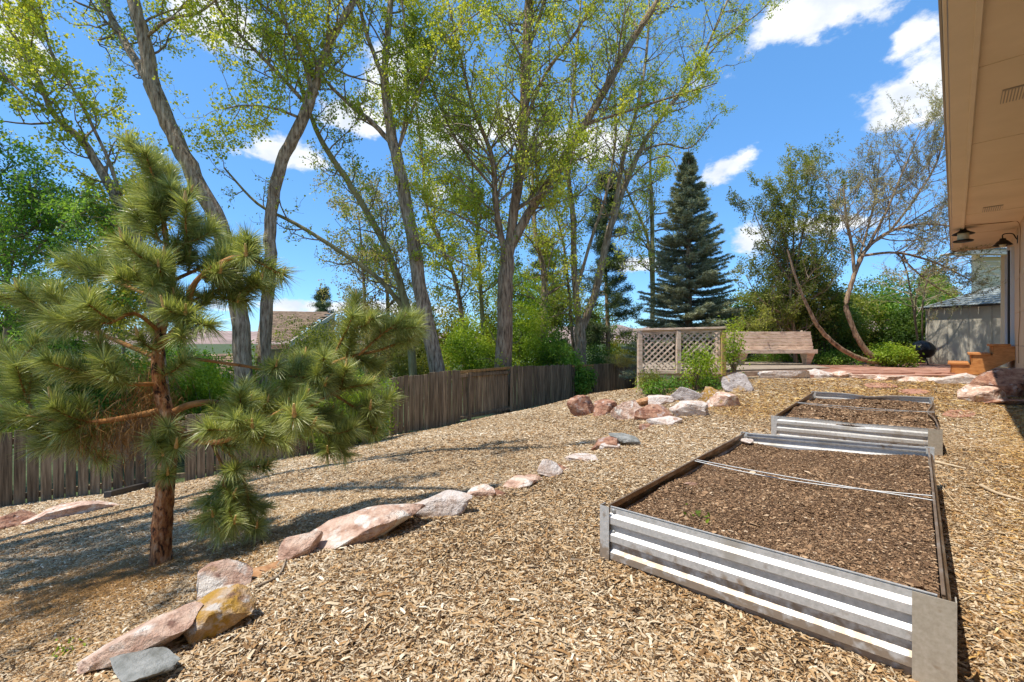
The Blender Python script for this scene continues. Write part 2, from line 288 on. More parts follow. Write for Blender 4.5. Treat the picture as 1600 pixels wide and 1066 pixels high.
def bevel_box(name, sx, sy, sz, bev=.004, jitter=0):
    bm = bmesh.new(); bmesh.ops.create_cube(bm, size=1)
    for v in bm.verts: v.co = Vector((v.co.x*sx, v.co.y*sy, v.co.z*sz))
    if bev: bmesh.ops.bevel(bm, geom=bm.edges[:], offset=bev, segments=1, affect='EDGES')
    if jitter:
        for v in bm.verts: v.co += Vector((random.uniform(-1, 1), random.uniform(-1, 1), random.uniform(-1, 1)))*jitter
    me = bpy.data.meshes.new(name); bm.to_mesh(me); bm.free(); return me

def frame_mat(a, b, up=(0, 0, 1)):
    """matrix whose x axis runs a->b, origin in the middle"""
    a = Vector(a); b = Vector(b); x = (b-a).normalized(); y = Vector(up).cross(x)
    if y.length < 1e-4: y = Vector((0, 1, 0)).cross(x)
    y.normalize(); z = x.cross(y)
    M = Matrix((x, y, z)).transposed().to_4x4(); M.translation = (a+b)/2; return M

def beam(name, a, b, w, h, m, parent=None, up=(0, 0, 1), bev=.004):
    """timber from a to b, w across (local y), h tall (local z)"""
    L_ = (Vector(b)-Vector(a)).length
    me = bevel_box(name, L_, w, h, min(bev, w*.2, h*.2)); me.materials.append(MATS[m])
    o = bpy.data.objects.new(name, me); C.objects.link(o)
    M = frame_mat(a, b, up); me.transform(M)
    if parent is not None:
        o.parent = parent; me.transform(parent.matrix_basis.inverted())
    return o

def share(name, me, M, m, parent):
    """one more piece that shares mesh data"""
    o = bpy.data.objects.new(name, me); C.objects.link(o)
    if m and not me.materials: me.materials.append(MATS[m])
    o.parent = parent; o.matrix_local = (parent.matrix_basis.inverted() @ M) if parent is not None else M
    return o

def empty(name, loc, label, cat, group=None):
    o = bpy.data.objects.new(name, None); C.objects.link(o); o.location = loc; o.empty_display_size = .1
    o['label'] = label; o['category'] = cat
    if group: o['group'] = group
    return o
def local(parent, V):
    return np.asarray(V, dtype=np.float64).reshape(-1, 3)-np.array(parent.location)
def tag(o, label, cat, group=None, kind=None):
    o['label'] = label; o['category'] = cat
    if group: o['group'] = group
    if kind: o['kind'] = kind
    return o
def W(px, py, d): return np.array([(px-800)/F*d, d, CZ-(py-533)/F*d])

# ------------------------------------------------------------------ terrain
def seg_sd(x, y, line):
    """signed distance to a polyline, positive to the right of its direction"""
    best = np.full(np.shape(x), 1e9); sg = np.zeros(np.shape(x))
    for (ax, ay), (bx, by) in zip(line[:-1], line[1:]):
        dx, dy = bx-ax, by-ay; t = np.clip(((x-ax)*dx+(y-ay)*dy)/(dx*dx+dy*dy), 0, 1)
        d = np.hypot(x-ax-t*dx, y-ay-t*dy); s = np.sign((y-ay)*dx-(x-ax)*dy)*-1
        m = d < best; best = np.where(m, d, best); sg = np.where(m, s, sg)
    return best*sg
ROCKLINE = [(-2.6, -6), (-1.9, .3), (-1.45, 1.45), (-1.2, 1.9), (-1.18, 2.4), (-.82, 2.95), (-.25, 3.35), (.33, 3.85), (1.2, 4.95), (2.0, 6.2), (3.4, 7.3), (4.3, 8.5), (4.6, 9.3), (4.8, 14)]
UP = [(-1.9, .3, 0), (-1.45, 1.45, 0), (-.82, 2.95, 0), (.33, 3.85, 0), (1.2, 5.0, 0), (2.1, 6.3, 0.0), (3.5, 7.5, .1), (4.4, 8.7, .28), (.5, 2.2, 0), (1.4, 1.4, 0), (2.1, 4.1, 0), (3.05, 3.2, .04),
      (4.4, 6.7, .08), (5.7, 6.1, .07), (3, 5.2, .02), (4, 4.3, .0), (4.9, 9.0, .36), (8.3, 8.7, .40), (10, 9.3, .45), (7.7, 6.9, .36), (7, 6.3, .18), (4.3, 3.8, .04), (1.6, 1.3, .02), (0, 0, 0), (0, -4, 0), (5, -3, 0),
      (3, 12, .3), (8, 13, .3), (14, 14, .4), (6, 18, -.2), (20, 10, .4), (7.5, 5, .1), (20, 20, 0), (14, 20, -.4), (28, 16, .0), (10, 26, -1.5), (32, 4, .2), (22, 32, -2), (36, 20, -1), (14, -6, 0)]
LOW = [(-2.475, 3.2, -.46), (-1.75, 1.5, -.2), (-2.1, 1.9, -.32), (-4.05, 3.6, -.76), (-7.9, 7, -1.43), (-6.5, 8.4, -1.56), (-2.78, 10.5, -1.115), (-1.23, 11.7, -.99), (1.8, 16, -1.1), (4.95, 18.6, -.84),
       (-.93, 6.6, -.45), (.49, 7, -.35), (1.28, 9.1, -.4), (-3.1, 6.35, -.75), (-2.5, 4.4, -.55), (2.8, 9.5, .07), (2.3, 12, -.28), (3, 7.9, -.05), (-3, .3, -.4), (-3.5, -4, -.5),
       (-8, 3, -1.4), (-12, 7, -2), (-10, 12, -2.1), (-4, 14, -1.8), (0, 18, -1.8), (4, 23, -1.6), (10, 20, -.8), (-12, -2, -1.5), (5, 14, -.2),
       (-1.3, 2.4, -.18), (-1.0, 3.2, -.2), (-.3, 3.7, -.2), (.2, 4.3, -.2), (1.0, 5.4, -.2), (1.9, 6.8, -.2), (9, 14, .2)]
def rbf(P):
    P = np.array(P, dtype=np.float64); n = len(P); D = np.hypot(P[:, None, 0]-P[None, :, 0], P[:, None, 1]-P[None, :, 1])
    A = np.zeros((n+3, n+3)); A[:n, :n] = D+np.eye(n)*-.05; A[:n, n] = 1; A[:n, n+1:] = P[:, :2]; A[n, :n] = 1; A[n+1:, :n] = P[:, :2].T
    w = np.linalg.solve(A, np.concatenate([P[:, 2], [0, 0, 0]]))
    def f(x, y):
        o = w[n]+w[n+1]*x+w[n+2]*y
        for i in range(n): o = o+w[i]*np.hypot(x-P[i, 0], y-P[i, 1])
        return o
    return f
fU, fL = rbf(UP), rbf(LOW)
def sstep(a, b, t): t = np.clip((t-a)/(b-a), 0, 1); return t*t*(3-2*t)
def T(x, y):
    x = np.asarray(x, dtype=np.float64); y = np.asarray(y, dtype=np.float64)
    s = seg_sd(x, y, ROCKLINE); w = sstep(-.32, .06, s)
    h = fU(x, y)*w+fL(x, y)*(1-w)
    h = h+.012*np.sin(x*2.1+y*1.3)+.010*np.sin(x*1.1-y*2.7+1)+.006*np.sin(x*6.1+2)*np.sin(y*5.3)
    r = np.hypot(x-1, y-6); k = sstep(16, 30, r)
    return h*(1-k)+(-2.6)*k
def Tz(x, y): return float(T(np.array([x]), np.array([y]))[0])
def hit(px, py, dmax=40):
    d = np.linspace(.8, dmax, 1600); x = (px-800)/F*d; z = CZ-(py-533)/F*d; h = T(x, d); k = np.argmax(z < h)
    return np.array([x[k], d[k], h[k]])

FENCE_R = [(-2.78, 10.5), (7.2, 20.87)]; FENCE_L = [(-8.9, 6.3), (-7.87, 7.0), (-2.95, 10.38)]
def behind_fence(x, y):
    l = [(-40, -14), (-8.9, 6.3), (-2.78, 10.5), (7.2, 20.87), (30, 26)]
    return seg_sd(x, y, l) < 0
def axis(a, b, c, d, fine, n):
    t = np.linspace(0, 1, n)[1:]
    return np.concatenate([(b-(b-a)*t**2.6)[::-1], np.arange(b, c, fine), c+(d-c)*t**2.6])
xs = axis(-900, -10, 12, 900, .11, 26); ys = axis(-900, -1.5, 16, 900, .11, 26)
X, Y = np.meshgrid(xs, ys); Zt = T(X, Y)
nx, ny = len(xs), len(ys); I = (np.arange(ny-1)[:, None]*nx+np.arange(nx-1)[None, :]).ravel()
Fg = np.stack([I, I+1, I+1+nx, I+nx], -1)
cx = (X[:-1, :-1]+X[1:, 1:]).ravel()/2; cy = (Y[:-1, :-1]+Y[1:, 1:]).ravel()/2
gr = nmesh('ground', np.stack([X, Y, Zt], -1), Fg, None, smooth=True, mats=['mulch', 'grass'], mi=(behind_fence(cx, cy) | (np.hypot(cx, cy-5) > 24)).astype(int))
gr['kind'] = 'structure'; gr['label'] = 'wood chip mulch covering the sloping back yard'

# distant hills
def hills():
    ang = np.radians(np.linspace(-75, 75, 260)); V = []
    prof = lambda a: 34+26*np.exp(-((a-.66)/.14)**2)*2.0+10*np.sin(a*9+1)+6*np.sin(a*23)+14*np.exp(-((a-.27)/.1)**2)*1.2+3*np.sin(a*61)
    rows = [(620, 0), (680, .35), (740, .62), (800, .8), (880, 1.0), (960, .9), (1100, .5)]
    for r, k in rows:
        for a in ang:
            h = (-12+prof(a)*k)*math.cos(a)**1.6+(3*math.sin(a*40+r)+2*math.sin(a*90+r*.3))*k
            V.append((r*math.sin(a), r*math.cos(a), h-3))
    n = len(ang); Fh = [(i*n+j, i*n+j+1, (i+1)*n+j+1, (i+1)*n+j) for i in range(len(rows)-1) for j in range(n-1)]
    o = nmesh('hills', V, Fh, 'hill', smooth=True); o['kind'] = 'structure'; o['label'] = 'distant dry brown foothills under the sky'
hills()

# loose wood chips as real geometry
BEDS = []
def quad_chips(name, P, L_, Wd, m, rnd, tilt=.45, nrm_up=None, label=None, parent=None, dirbias=None, curl=True):
    n = len(P); th = RNG.uniform(0, 2*np.pi, n)
    if dirbias is not None: th = dirbias+RNG.normal(0, .75, n)
    pit = RNG.normal(0, tilt*.45, n); rol = RNG.normal(0, tilt, n)
    ax = np.stack([np.cos(th)*np.cos(pit), np.sin(th)*np.cos(pit), np.sin(pit)], -1)
    sd_ = np.stack([-np.sin(th), np.cos(th), np.zeros(n)], -1); up = np.cross(ax, sd_)
    bx = sd_*np.cos(rol)[:, None]+up*np.sin(rol)[:, None]; up = np.cross(ax, bx)
    a = ax*(L_/2)[:, None]; b = bx*(Wd/2)[:, None]; c = up*(L_*RNG.uniform(-.06, .16, n))[:, None]
    t = RNG.uniform(.35, 1, n)[:, None]
    V = np.stack([P-a-b*t, P-a+b*.7, P+c+a*.05+b, P+a+b*t, P+a-b*.6, P+c-a*.05-b], 1)   # a bent six-sided flake
    i = np.arange(n)[:, None]*6
    Fc = np.concatenate([i+np.array([0, 1, 2, 5]), i+np.array([5, 2, 3, 4])], 0)
    o = nmesh(name, V, Fc, m, np.concatenate([rnd, rnd]), parent)
    return o
def in_poly(x, y, P):
    c = np.zeros(len(x), bool); n = len(P)
    for i in range(n):
        x1, y1 = P[i]; x2, y2 = P[(i+1) % n]
        k = ((y1 > y) != (y2 > y)) & (x < (x2-x1)*(y-y1)/(y2-y1+1e-12)+x1); c ^= k
    return c
B1 = [(.475, 2.282, .275), (1.391, 1.459, .275), (3.01, 3.28, .33), (2.094, 4.10, .275)]
B2 = [(2.82, 4.90, .294), (4.03, 4.30, .262), (5.62, 6.10, .345), (4.44, 6.69, .357)]
def fibre(x, y): return .5+.5*np.sin(x*1.7+np.sin(y*1.3))*np.sin(y*1.9+np.cos(x))
def mulch_chips():
    n = 3000000
    u = RNG.uniform(0, 1, n); d = .95*(13/.95)**(u**.82)
    x = d*RNG.uniform(-1.22, 1.22, n)
    y = d+RNG.uniform(-.2, .2, n)
    keep = RNG.uniform(0, 1, n) < np.clip((d/2.4)**1.0, .0, 1)*np.where(d > 8, .7, 1)
    keep &= ~behind_fence(x, y)
    for B in (B1, B2): keep &= ~in_poly(x, y, [(p[0], p[1]) for p in B])
    keep &= ~((y > 8.9) & (x > 4.0))
    keep &= ((x*-.717+y*.697) > -.98)
    x, y, d = x[keep], y[keep], d[keep]
    k = np.arange(len(x))[:960000]; x, y, d = x[k], y[k], d[k]
    z = T(x, y)+RNG.uniform(.000, .014, len(x))
    sc = np.clip(d/4.5, 1, 1.7)
    L_ = np.clip(np.exp(RNG.normal(math.log(.0138), .55, len(x))), .006, .075)*sc; Wd = np.minimum(L_*RNG.uniform(.12, .34, len(x)), .011*sc)
    warm = sstep(-.7, 1.0, .55*np.sin(x*.8+1.1)*np.cos(y*.9)+RNG.normal(0, .35, len(x)))
    lf = np.sin(x*.9+1.3*np.sin(y*.7))*np.cos(y*1.1+.6*x)+.5*np.sin(x*3.1+y*2.3)*np.sin(y*2.9-x)
    rn = np.clip(RNG.beta(1.6, 1.6, len(x))+.11*lf, 0, 1)
    gold = sstep(0, 1, ((x*.717-y*.697)+.05)/1.0*1.2+RNG.normal(0, .25, len(x))) > .5      # the strip by the house is fresher, straw coloured
    far = (y > 6.3+RNG.normal(0, .25, len(x))) & (x > 3.0)
    gold |= far & (RNG.uniform(0, 1, len(x)) < .75)
    db = np.full(len(x), -.45)
    for nm, mk, m_, lb in (('mulch_chips', ~gold, 'chips', 'loose greyish tan wood chips spread over the yard'), ('straw_mulch', gold, 'straw_chips', 'golden shredded mulch along the house and patio edge')):
        P = np.stack([x[mk], y[mk], z[mk]], -1); g = nm == 'straw_mulch'
        o = quad_chips(nm, P, L_[mk]*(1.35 if g else 1), Wd[mk]*(.75 if g else 1), m_, rn[mk])
        tag(o, lb, 'mulch', kind='stuff')
mulch_chips()

# ------------------------------------------------------------------ rocks
def rock_mesh(name, sx, sy, sz, m, seed, flat=0.0, sub=4):
    r = random.Random(seed); bm = bmesh.new(); bmesh.ops.create_icosphere(bm, subdivisions=sub, radius=1)
    V = np.array([v.co[:] for v in bm.verts])
    for _ in range(15):                                    # split faces: cut with random planes
        n = np.array([r.gauss(0, 1), r.gauss(0, 1), r.gauss(0, .8)]); n /= np.linalg.norm(n); c = r.uniform(.42, .78)
        d = V@n-c; V = np.where(d[:, None] > 0, V-n*d[:, None]*.96, V)
    if flat: V[:, 2] = np.where(V[:, 2] > flat, flat+(V[:, 2]-flat)*.12, V[:, 2])
    ph = [r.uniform(0, 6) for _ in range(9)]
    for f, a in ((2.3, .05), (6.1, .02), (13, .012), (27, .010)):
        s_ = np.sin(V[:, 0]*f+ph[0])*np.sin(V[:, 1]*f*1.1+ph[1])+np.sin(V[:, 2]*f*1.3+ph[2]+V[:, 0]*f*.5); V = V*(1+a*s_[:, None])
    V = V*np.array([sx, sy, sz])/2*1.12
    for v, c in zip(bm.verts, V): v.co = c
    me = bpy.data.meshes.new(name); bm.to_mesh(me); bm.free(); me.materials.append(MATS[m]); return me
def rock(x0, y0, x1, y1, m, label, group=None, name='rock', flat=0, dep=.75, rot=None, lift=0, tilt=0, d=None, cat='rock', hk=1.0, seed=None):
    px = (x0+x1)/2; seed = seed or int(x0*7+y0)
    b = hit(px, y1) if d is None else np.array([(px-800)/F*d, d, CZ-(y1-533)/F*d])
    dist = b[1]; w = (x1-x0)/F*dist; dp = w*dep; slope = (y1-533)/F
    h = max(((y1-y0)/F*dist-dp*slope*.75)*hk, w*.16)*1.35
    g = Tz(b[0]+0, b[1]+dp*.45) if d is None else b[2]
    wf = 1.36 if y1 < 780 else 1.22; me = rock_mesh(name, w*wf, dp*1.15, h*1.12, m, seed, flat)
    o = bpy.data.objects.new(name, me); C.objects.link(o)
    ang = math.atan2(b[0], b[1])
    o.rotation_euler = (0, math.radians(tilt), -ang*.6 if rot is None else math.radians(rot))
    o.location = (b[0]+dp*.4*math.sin(ang), b[1]+dp*.4, g+h*.13+lift)
    tag(o, label, cat, group); return o
G1 = 'rocks lining the drop between the terrace and the lower yard'
rock(136, 955, 284, 1052, 'rock_pink', 'long pink granite rock at the near end of the rock line, beside the grey slab', G1, dep=.55, rot=30, tilt=-14, lift=.02)
rock(160, 1034, 288, 1092, 'rock_grey', 'flat grey slab lowest in the frame at the near end of the rock line', G1, flat=.3, name='stone_slab', dep=.7, lift=.03, rot=-15)
rock(238, 1004, 272, 1030, 'rock_pink', 'small pink stone wedged between the grey slab and the orange lichened rock', G1)
rock(262, 903, 398, 1012, 'rock_orange', 'broad flat rock covered in orange lichen', G1, flat=.4, rot=35, dep=.75, tilt=-16, lift=.03)
rock(294, 880, 392, 945, 'rock_pink', 'blocky pink rock leaning behind the orange lichened rock', G1, rot=15, hk=1.35, tilt=-12, lift=.02)
rock(378, 882, 426, 905, 'rock_rust', 'rusty orange stone right of the blocky pink rock', G1)
rock(408, 873, 450, 893, 'rock_rust', 'small flat brown stone between rusty stone and mottled pink rock', G1, flat=.3)
rock(430, 833, 502, 877, 'rock_pink', 'mottled grey pink rock below the largest boulder', G1, rot=25, tilt=-18, lift=.01, hk=1.2)
rock(478, 758, 650, 852, 'rock_pink', 'largest pale pink boulder of the rock line, sloping to a point', G1, rot=18, dep=.62, seed=22, tilt=-12, lift=-.01)
rock(643, 768, 732, 812, 'rock_white', 'chunky white and pink rock just right of the largest boulder', G1, rot=8, dep=.6, hk=1.3, tilt=-6)
rock(730, 753, 774, 779, 'rock_pink', 'small rounded pink stone half sunk in mulch', G1)
rock(778, 741, 838, 766, 'rock_pink', 'low pink rock with a long sloping face', G1, rot=20, tilt=-14)
rock(840, 715, 884, 746, 'rock_white', 'white angular rock casting a blue shadow line', G1, rot=15)
rock(881, 697, 938, 718, 'rock_white', 'flat cream coloured rock in the middle of the rock line', G1, flat=.4)
rock(926, 678, 966, 702, 'rock_red', 'red brown stone tucked behind the grey veined slab', G1)
rock(944, 667, 1010, 697, 'rock_grey', 'grey veined slab lying tilted on the rock line', G1, flat=.35, name='stone_slab', tilt=8)
rock(942, 687, 969, 703, 'rock_white', 'small white stone in front of the grey veined slab', G1)
rock(1000, 650, 1030, 668, 'rock_red', 'half buried reddish stone left of the pale rounded rock', G1, flat=.3)
rock(820, 738, 848, 754, 'rock_pink', 'tiny pink stone beside the white angular rock', G1)
rock(762, 762, 790, 776, 'rock_red', 'small reddish stone between two pink rocks', G1)
rock(858, 722, 892, 738, 'rock_red', 'small red stone at the foot of the cream rock', G1)
rock(1022, 645, 1068, 665, 'rock_white', 'pale rounded rock below the rock pile', G1)
G2 = 'rocks piled up below the wooden deck'
rock(893, 616, 932, 650, 'rock_red', 'leaning red brown rock, leftmost of the pile', G2, hk=1.05)
rock(926, 614, 970, 647, 'rock_red', 'broad pink brown rock second from the left of the pile', G2, seed=5, hk=1.05)
rock(958, 620, 1004, 656, 'rock_pink', 'rounded lilac pink rock in the pile', G2, hk=1.05)
rock(991, 617, 1018, 635, 'rock_rust', 'small orange tan stone on top of the pile', G2, hk=1.05)
rock(1010, 609, 1058, 634, 'rock_white', 'pale flat topped rock in the upper row of the pile', G2, flat=.4, hk=1.05)
rock(1000, 629, 1054, 658, 'rock_red', 'dark reddish rock in the lower row of the pile', G2, hk=1.05)
rock(1054, 602, 1094, 628, 'rock_lichen', 'grey brown rock in the upper row below the lattice', G2, hk=1.05)
rock(1090, 606, 1120, 633, 'rock_orange', 'brown and orange rock between grey brown rock and pinkish wedge', G2, hk=1.05)
rock(1052, 624, 1110, 652, 'rock_white', 'bright white rock sloping right in the pile', G2, rot=-15, hk=1.05)
rock(1103, 606, 1147, 636, 'rock_pink', 'pinkish wedge shaped rock at the right end of the pile', G2, hk=1.05)
rock(1128, 579, 1174, 612, 'rock_lichen', 'grey boulder with an orange lichen patch at the deck corner', G2, hk=1.05)
G3 = 'rocks edging the flagstone patio'
rock(1190, 572, 1262, 592, 'rock_white', 'long white edging rock below the bench', G3, dep=.45)
rock(1254, 575, 1300, 591, 'rock_white', 'low cream edging rock right of the long white one', G3, dep=.6)
rock(1296, 578, 1332, 591, 'rock_pink', 'small pink edging rock half buried in straw mulch', G3, dep=.6)
rock(1328, 580, 1376, 594, 'rock_pink', 'flat pink edging rock above the stepping stones', G3, dep=.5, flat=.4)
rock(1372, 581, 1424, 595, 'rock_pink', 'pale pink edging rock in the middle of the patio edge', G3, dep=.5, flat=.4, seed=91)
rock(1420, 583, 1474, 597, 'rock_pink', 'smooth pink edging rock left of the speckled one', G3, dep=.5, flat=.4)
rock(1468, 580, 1542, 602, 'rock_white', 'black speckled white edging rock in front of the steps', G3, dep=.45)
rock(1512, 598, 1556, 630, 'rock_pink', 'sunlit pink rock next to the big shaded boulder', G3)
rock(1542, 572, 1625, 624, 'rock_red', 'big dark boulder in shade against the house', G3, name='boulder', cat='boulder')
rock(1542, 618, 1630, 636, 'rock_red', 'flat reddish rock under the big shaded boulder', G3, flat=.3, dep=.5)
G4 = 'rocks along the left fence'
rock(-20, 782, 54, 824, 'rock_red', 'brown boulder at the left edge in front of the fence', G4)
rock(62, 768, 180, 806, 'rock_pink', 'long low pink rock by the left fence', G4, dep=.5)
G5 = 'red stepping stones in the straw mulch'
def flat_stone(x0, y0, x1, y1, m, label, group, name='stepping_stone', th=.05, cat='stepping stone', n=9, z=None):
    corners = []
    for i in range(n):
        a = 2*math.pi*i/n+random.uniform(-.15, .15); r = random.uniform(.62, .98)
        corners.append(hit((x0+x1)/2+(x1-x0)/2*r*math.cos(a), (y0+y1)/2-(y1-y0)/2*r*math.sin(a)))
    c = np.mean(corners, 0); V = [(p[0]-c[0], p[1]-c[1], p[2]-c[2]+.012) for p in corners]; V += [(a*.98, b*.98, q-th) for a, b, q in V]
    me = bpy.data.meshes.new(name); me.from_pydata(V, [], [tuple(range(n))]+[(i, i+n, (i+1) % n+n, (i+1) % n) for i in range(n)]); me.materials.append(MATS[m])
    o = bpy.data.objects.new(name, me); C.objects.link(o); o.location = c; tag(o, label, cat, group); return o
flat_stone(1338, 598, 1412, 608, 'flagstone', 'red flagstone nearest the patio edge, behind the far garden bed', G5)
flat_stone(1398, 607, 1462, 619, 'flagstone', 'red flagstone touching the back of the far garden bed', G5)
flat_stone(1468, 640, 1532, 656, 'flagstone', 'red flagstone right of the far garden bed', G5)

# ------------------------------------------------------------------ raised garden beds
def panel(a, b, topa, topb, H, outward, dent=0, nseg=24, ridge=.017):
    """corrugated sheet from a to b; profile z (from the top) and offset"""
    per = H/3.05; prof = [(0, 0), (0, -.008), (.006, -.008), (.006, 0), (.03, 0)]
    z = .03
    for k in range(3):
        prof += [(z, 0), (z+per*.17, ridge), (z+per*.52, ridge), (z+per*.64, .0)]; z += per*.93
    prof += [(H+.02, 0)]
    a = np.array(a); b = np.array(b); ow = np.array(outward); V = []
    for i in range(nseg+1):
        t = i/nseg; p = a+(b-a)*t; tz = topa+(topb-topa)*t
        dn = 0; dd = 0
        if dent:
            dn = -dent*math.exp(-((t-.52)/.14)**2)*.45; dd = dent*math.exp(-((t-.5)/.16)**2)
        for zz, off in prof:
            k = max(0, 1-zz/(H*.6)); q = p+ow*(off-dd*k+(.006*math.sin(t*9+1) if dent else 0)); V.append((q[0], q[1], tz-zz+dn*k))
    m = len(prof); Fc = [(i*m+j, i*m+j+1, (i+1)*m+j+1, (i+1)*m+j) for i in range(nseg) for j in range(m-1)]
    return V, Fc
def bolt_mesh():
    bm = bmesh.new(); bmesh.ops.create_uvsphere(bm, u_segments=10, v_segments=6, radius=.011)
    for v in bm.verts: v.co.z *= .55
    me = bpy.data.meshes.new('bolt'); bm.to_mesh(me); bm.free(); me.materials.append(MATS['steel']); return me
BOLT = bolt_mesh()
def garden_bed(B, label, H, dents, seed):
    cxy = np.mean([(p[0], p[1]) for p in B], 0); e = empty('garden_bed', (cxy[0], cxy[1], Tz(*cxy)), label, 'garden bed', 'galvanised raised garden beds')
    names = ['end_panel', 'side_panel', 'end_panel', 'side_panel']
    for i in range(4):
        a, b = np.array(B[i]), np.array(B[(i+1) % 4]); dv = (b-a)[:2]; dv /= np.linalg.norm(dv); ow = np.array([dv[1], -dv[0], 0.])
        a2 = np.array([a[0], a[1], 0]); b2 = np.array([b[0], b[1], 0]); dd = np.array([dv[0], dv[1], 0])
        V, Fc = panel(a2+dd*.02, b2-dd*.02, a[2], b[2], H, ow, dents[i])
        o = nmesh(names[i], local(e, V), Fc, 'galvanised' if i in (0, 2) else 'galvanised_brown', parent=e, smooth=False)
        md = o.modifiers.new('thickness', 'SOLIDIFY'); md.thickness = .0025; md.offset = -1
        if i == 0:
            for s_, base in ((1, a2), (-1, b2)):
                tz = a[2] if s_ == 1 else b[2]
                for zz in (.015, .12, .225):
                    p = base+dd*s_*(.055 if s_ == -1 else .04)+ow*.004; M = Matrix.Translation((p[0], p[1], tz-zz)) @ Vector(ow).to_track_quat('Z', 'Y').to_matrix().to_4x4()
                    share('bolt', BOLT, M, None, e)
    for i in range(4):                                     # folded corner posts, L shaped, outside the sheets
        c = np.array(B[i]); nx_, pv = np.array(B[(i+1) % 4])[:2], np.array(B[i-1])[:2]
        u = nx_-c[:2]; u /= np.linalg.norm(u); v = pv-c[:2]; v /= np.linalg.norm(v); bis = -(u+v); bis /= np.linalg.norm(bis)
        k = c[:2]+bis*.033; wd = (.10, .07) if i == 1 else (.05, .05)
        fl = [k+v*wd[1], k, k+u*wd[0]] if i != 1 else [k+u*.045, k, k+v*.105]
        V = []
        for z in (c[2]+.004, c[2]-H-.02):
            for q in fl: V.append((q[0], q[1], z))
        Fc = [(0, 1, 4, 3), (1, 2, 5, 4)]
        o = nmesh('corner_post', local(e, V), Fc, 'galvanised_dull' if i in (1,) else 'galvanised', parent=e)
        md = o.modifiers.new('thickness', 'SOLIDIFY'); md.thickness = .004; md.offset = 0
        lid = c[:2]; q = [lid+u*.05, k+u*.05*0, lid+v*.05]
    for off, sag in ((.44, .008), (.475, .034)):           # two brace rods, slightly bowed
        nl, nr, fr, fl_ = [np.array(p) for p in B]; a = nl+(fl_-nl)*.5; b = nr+(fr-nr)*(off+.02); a = a+(fl_-nl)*(.0 if sag < .02 else -.015)
        pts = [a+(b-a)*t+np.array([0, 0, -sag*math.sin(math.pi*t)-.006]) for t in np.linspace(0, 1, 14)]
        ac = Acc(); tube(ac, local(e, pts), [.0032]*14, 6); ac.build('brace_rod', 'steel', e, True)
    # soil
    nl, nr, fr, fl_ = [np.array(p) for p in B]; n = 46; V = []
    rs = np.random.default_rng(seed); ph = rs.uniform(0, 6, 6)
    def sp(u_, v_):
        p = (nl*(1-v_)+fl_*v_)*(1-u_)+(nr*(1-v_)+fr*v_)*u_
        drop = .055+.02*np.sin(u_*5+ph[0])*np.sin(v_*6+ph[1])+.012*np.sin(u_*14+ph[2])*np.sin(v_*19+ph[3])+.03*v_
        return p[0], p[1], p[2]-drop
    def sp_v(u_, v_):
        a3 = [(nl[k]*(1-v_)+fl_[k]*v_)*(1-u_)+(nr[k]*(1-v_)+fr[k]*v_)*u_ for k in range(3)]
        drop = .055+.02*np.sin(u_*5+ph[0])*np.sin(v_*6+ph[1])+.012*np.sin(u_*14+ph[2])*np.sin(v_*19+ph[3])+.03*v_
        return a3[0], a3[1], a3[2]-drop
    for j in range(n+1):
        for i in range(n+1): V.append(sp(.008+.984*i/n, .006+.988*j/n))
    Fc = [(j*(n+1)+i, j*(n+1)+i+1, (j+1)*(n+1)+i+1, (j+1)*(n+1)+i) for j in range(n) for i in range(n)]
    s = nmesh('garden_soil', V, Fc, 'soil', smooth=True)
    near = seed == 1
    tag(s, 'dark crumbly soil with bark bits filling the %s garden bed' % ('near' if near else 'far'), 'soil', kind='stuff')
    m = 170000 if near else 50000; uu = rs.uniform(.01, .99, m); vv = rs.uniform(.01, .99, m)**(1.25 if near else 1)
    P = np.stack(sp_v(uu, vv), -1); P[:, 2] += rs.uniform(0, .008, m)
    Ls = np.exp(rs.normal(math.log(.0048 if near else .009), .62, m)); 
    o = quad_chips('soil_crumbs', P, Ls, Ls*rs.uniform(.25, .7, m), 'soil_chips', np.clip(rs.beta(1.5, 1.7, m), 0, 1))
    tag(o, 'small bark pieces and crumbs on the soil of the %s garden bed' % ('near' if near else 'far'), 'soil crumbs', kind='stuff')
    return e, sp
bed1, sp1 = garden_bed(B1, 'near galvanised corrugated raised garden bed filled with dark soil', .285, (0, 0, 0, 0), 1)
bed2, sp2 = garden_bed(B2, 'far galvanised raised bed with dented buckled panels', .25, (.03, .05, .055, 0), 2)
for (px_, py_, s_, m_, lb, dz) in ((1168, 691, 26, 'rock_white', 'pale flat stone in the far left corner of the near bed', 3.95), (1080, 757, 22, 'rock_pink', 'pinkish stone lying on the soil by the left side of the near bed', 2.75), (1360, 846, 9, 'rock_white', 'tiny white pebble on the soil of the near bed', 1.93)):
    p = W(px_, py_, dz); uu = 0; me = rock_mesh('pebble', s_/F*dz, s_/F*dz*.7, s_/F*dz*.35, m_, px_, sub=3); o = bpy.data.objects.new('pebble', me); C.objects.link(o)
    o.location = (p[0], p[1], p[2]+.004); tag(o, lb, 'stone')

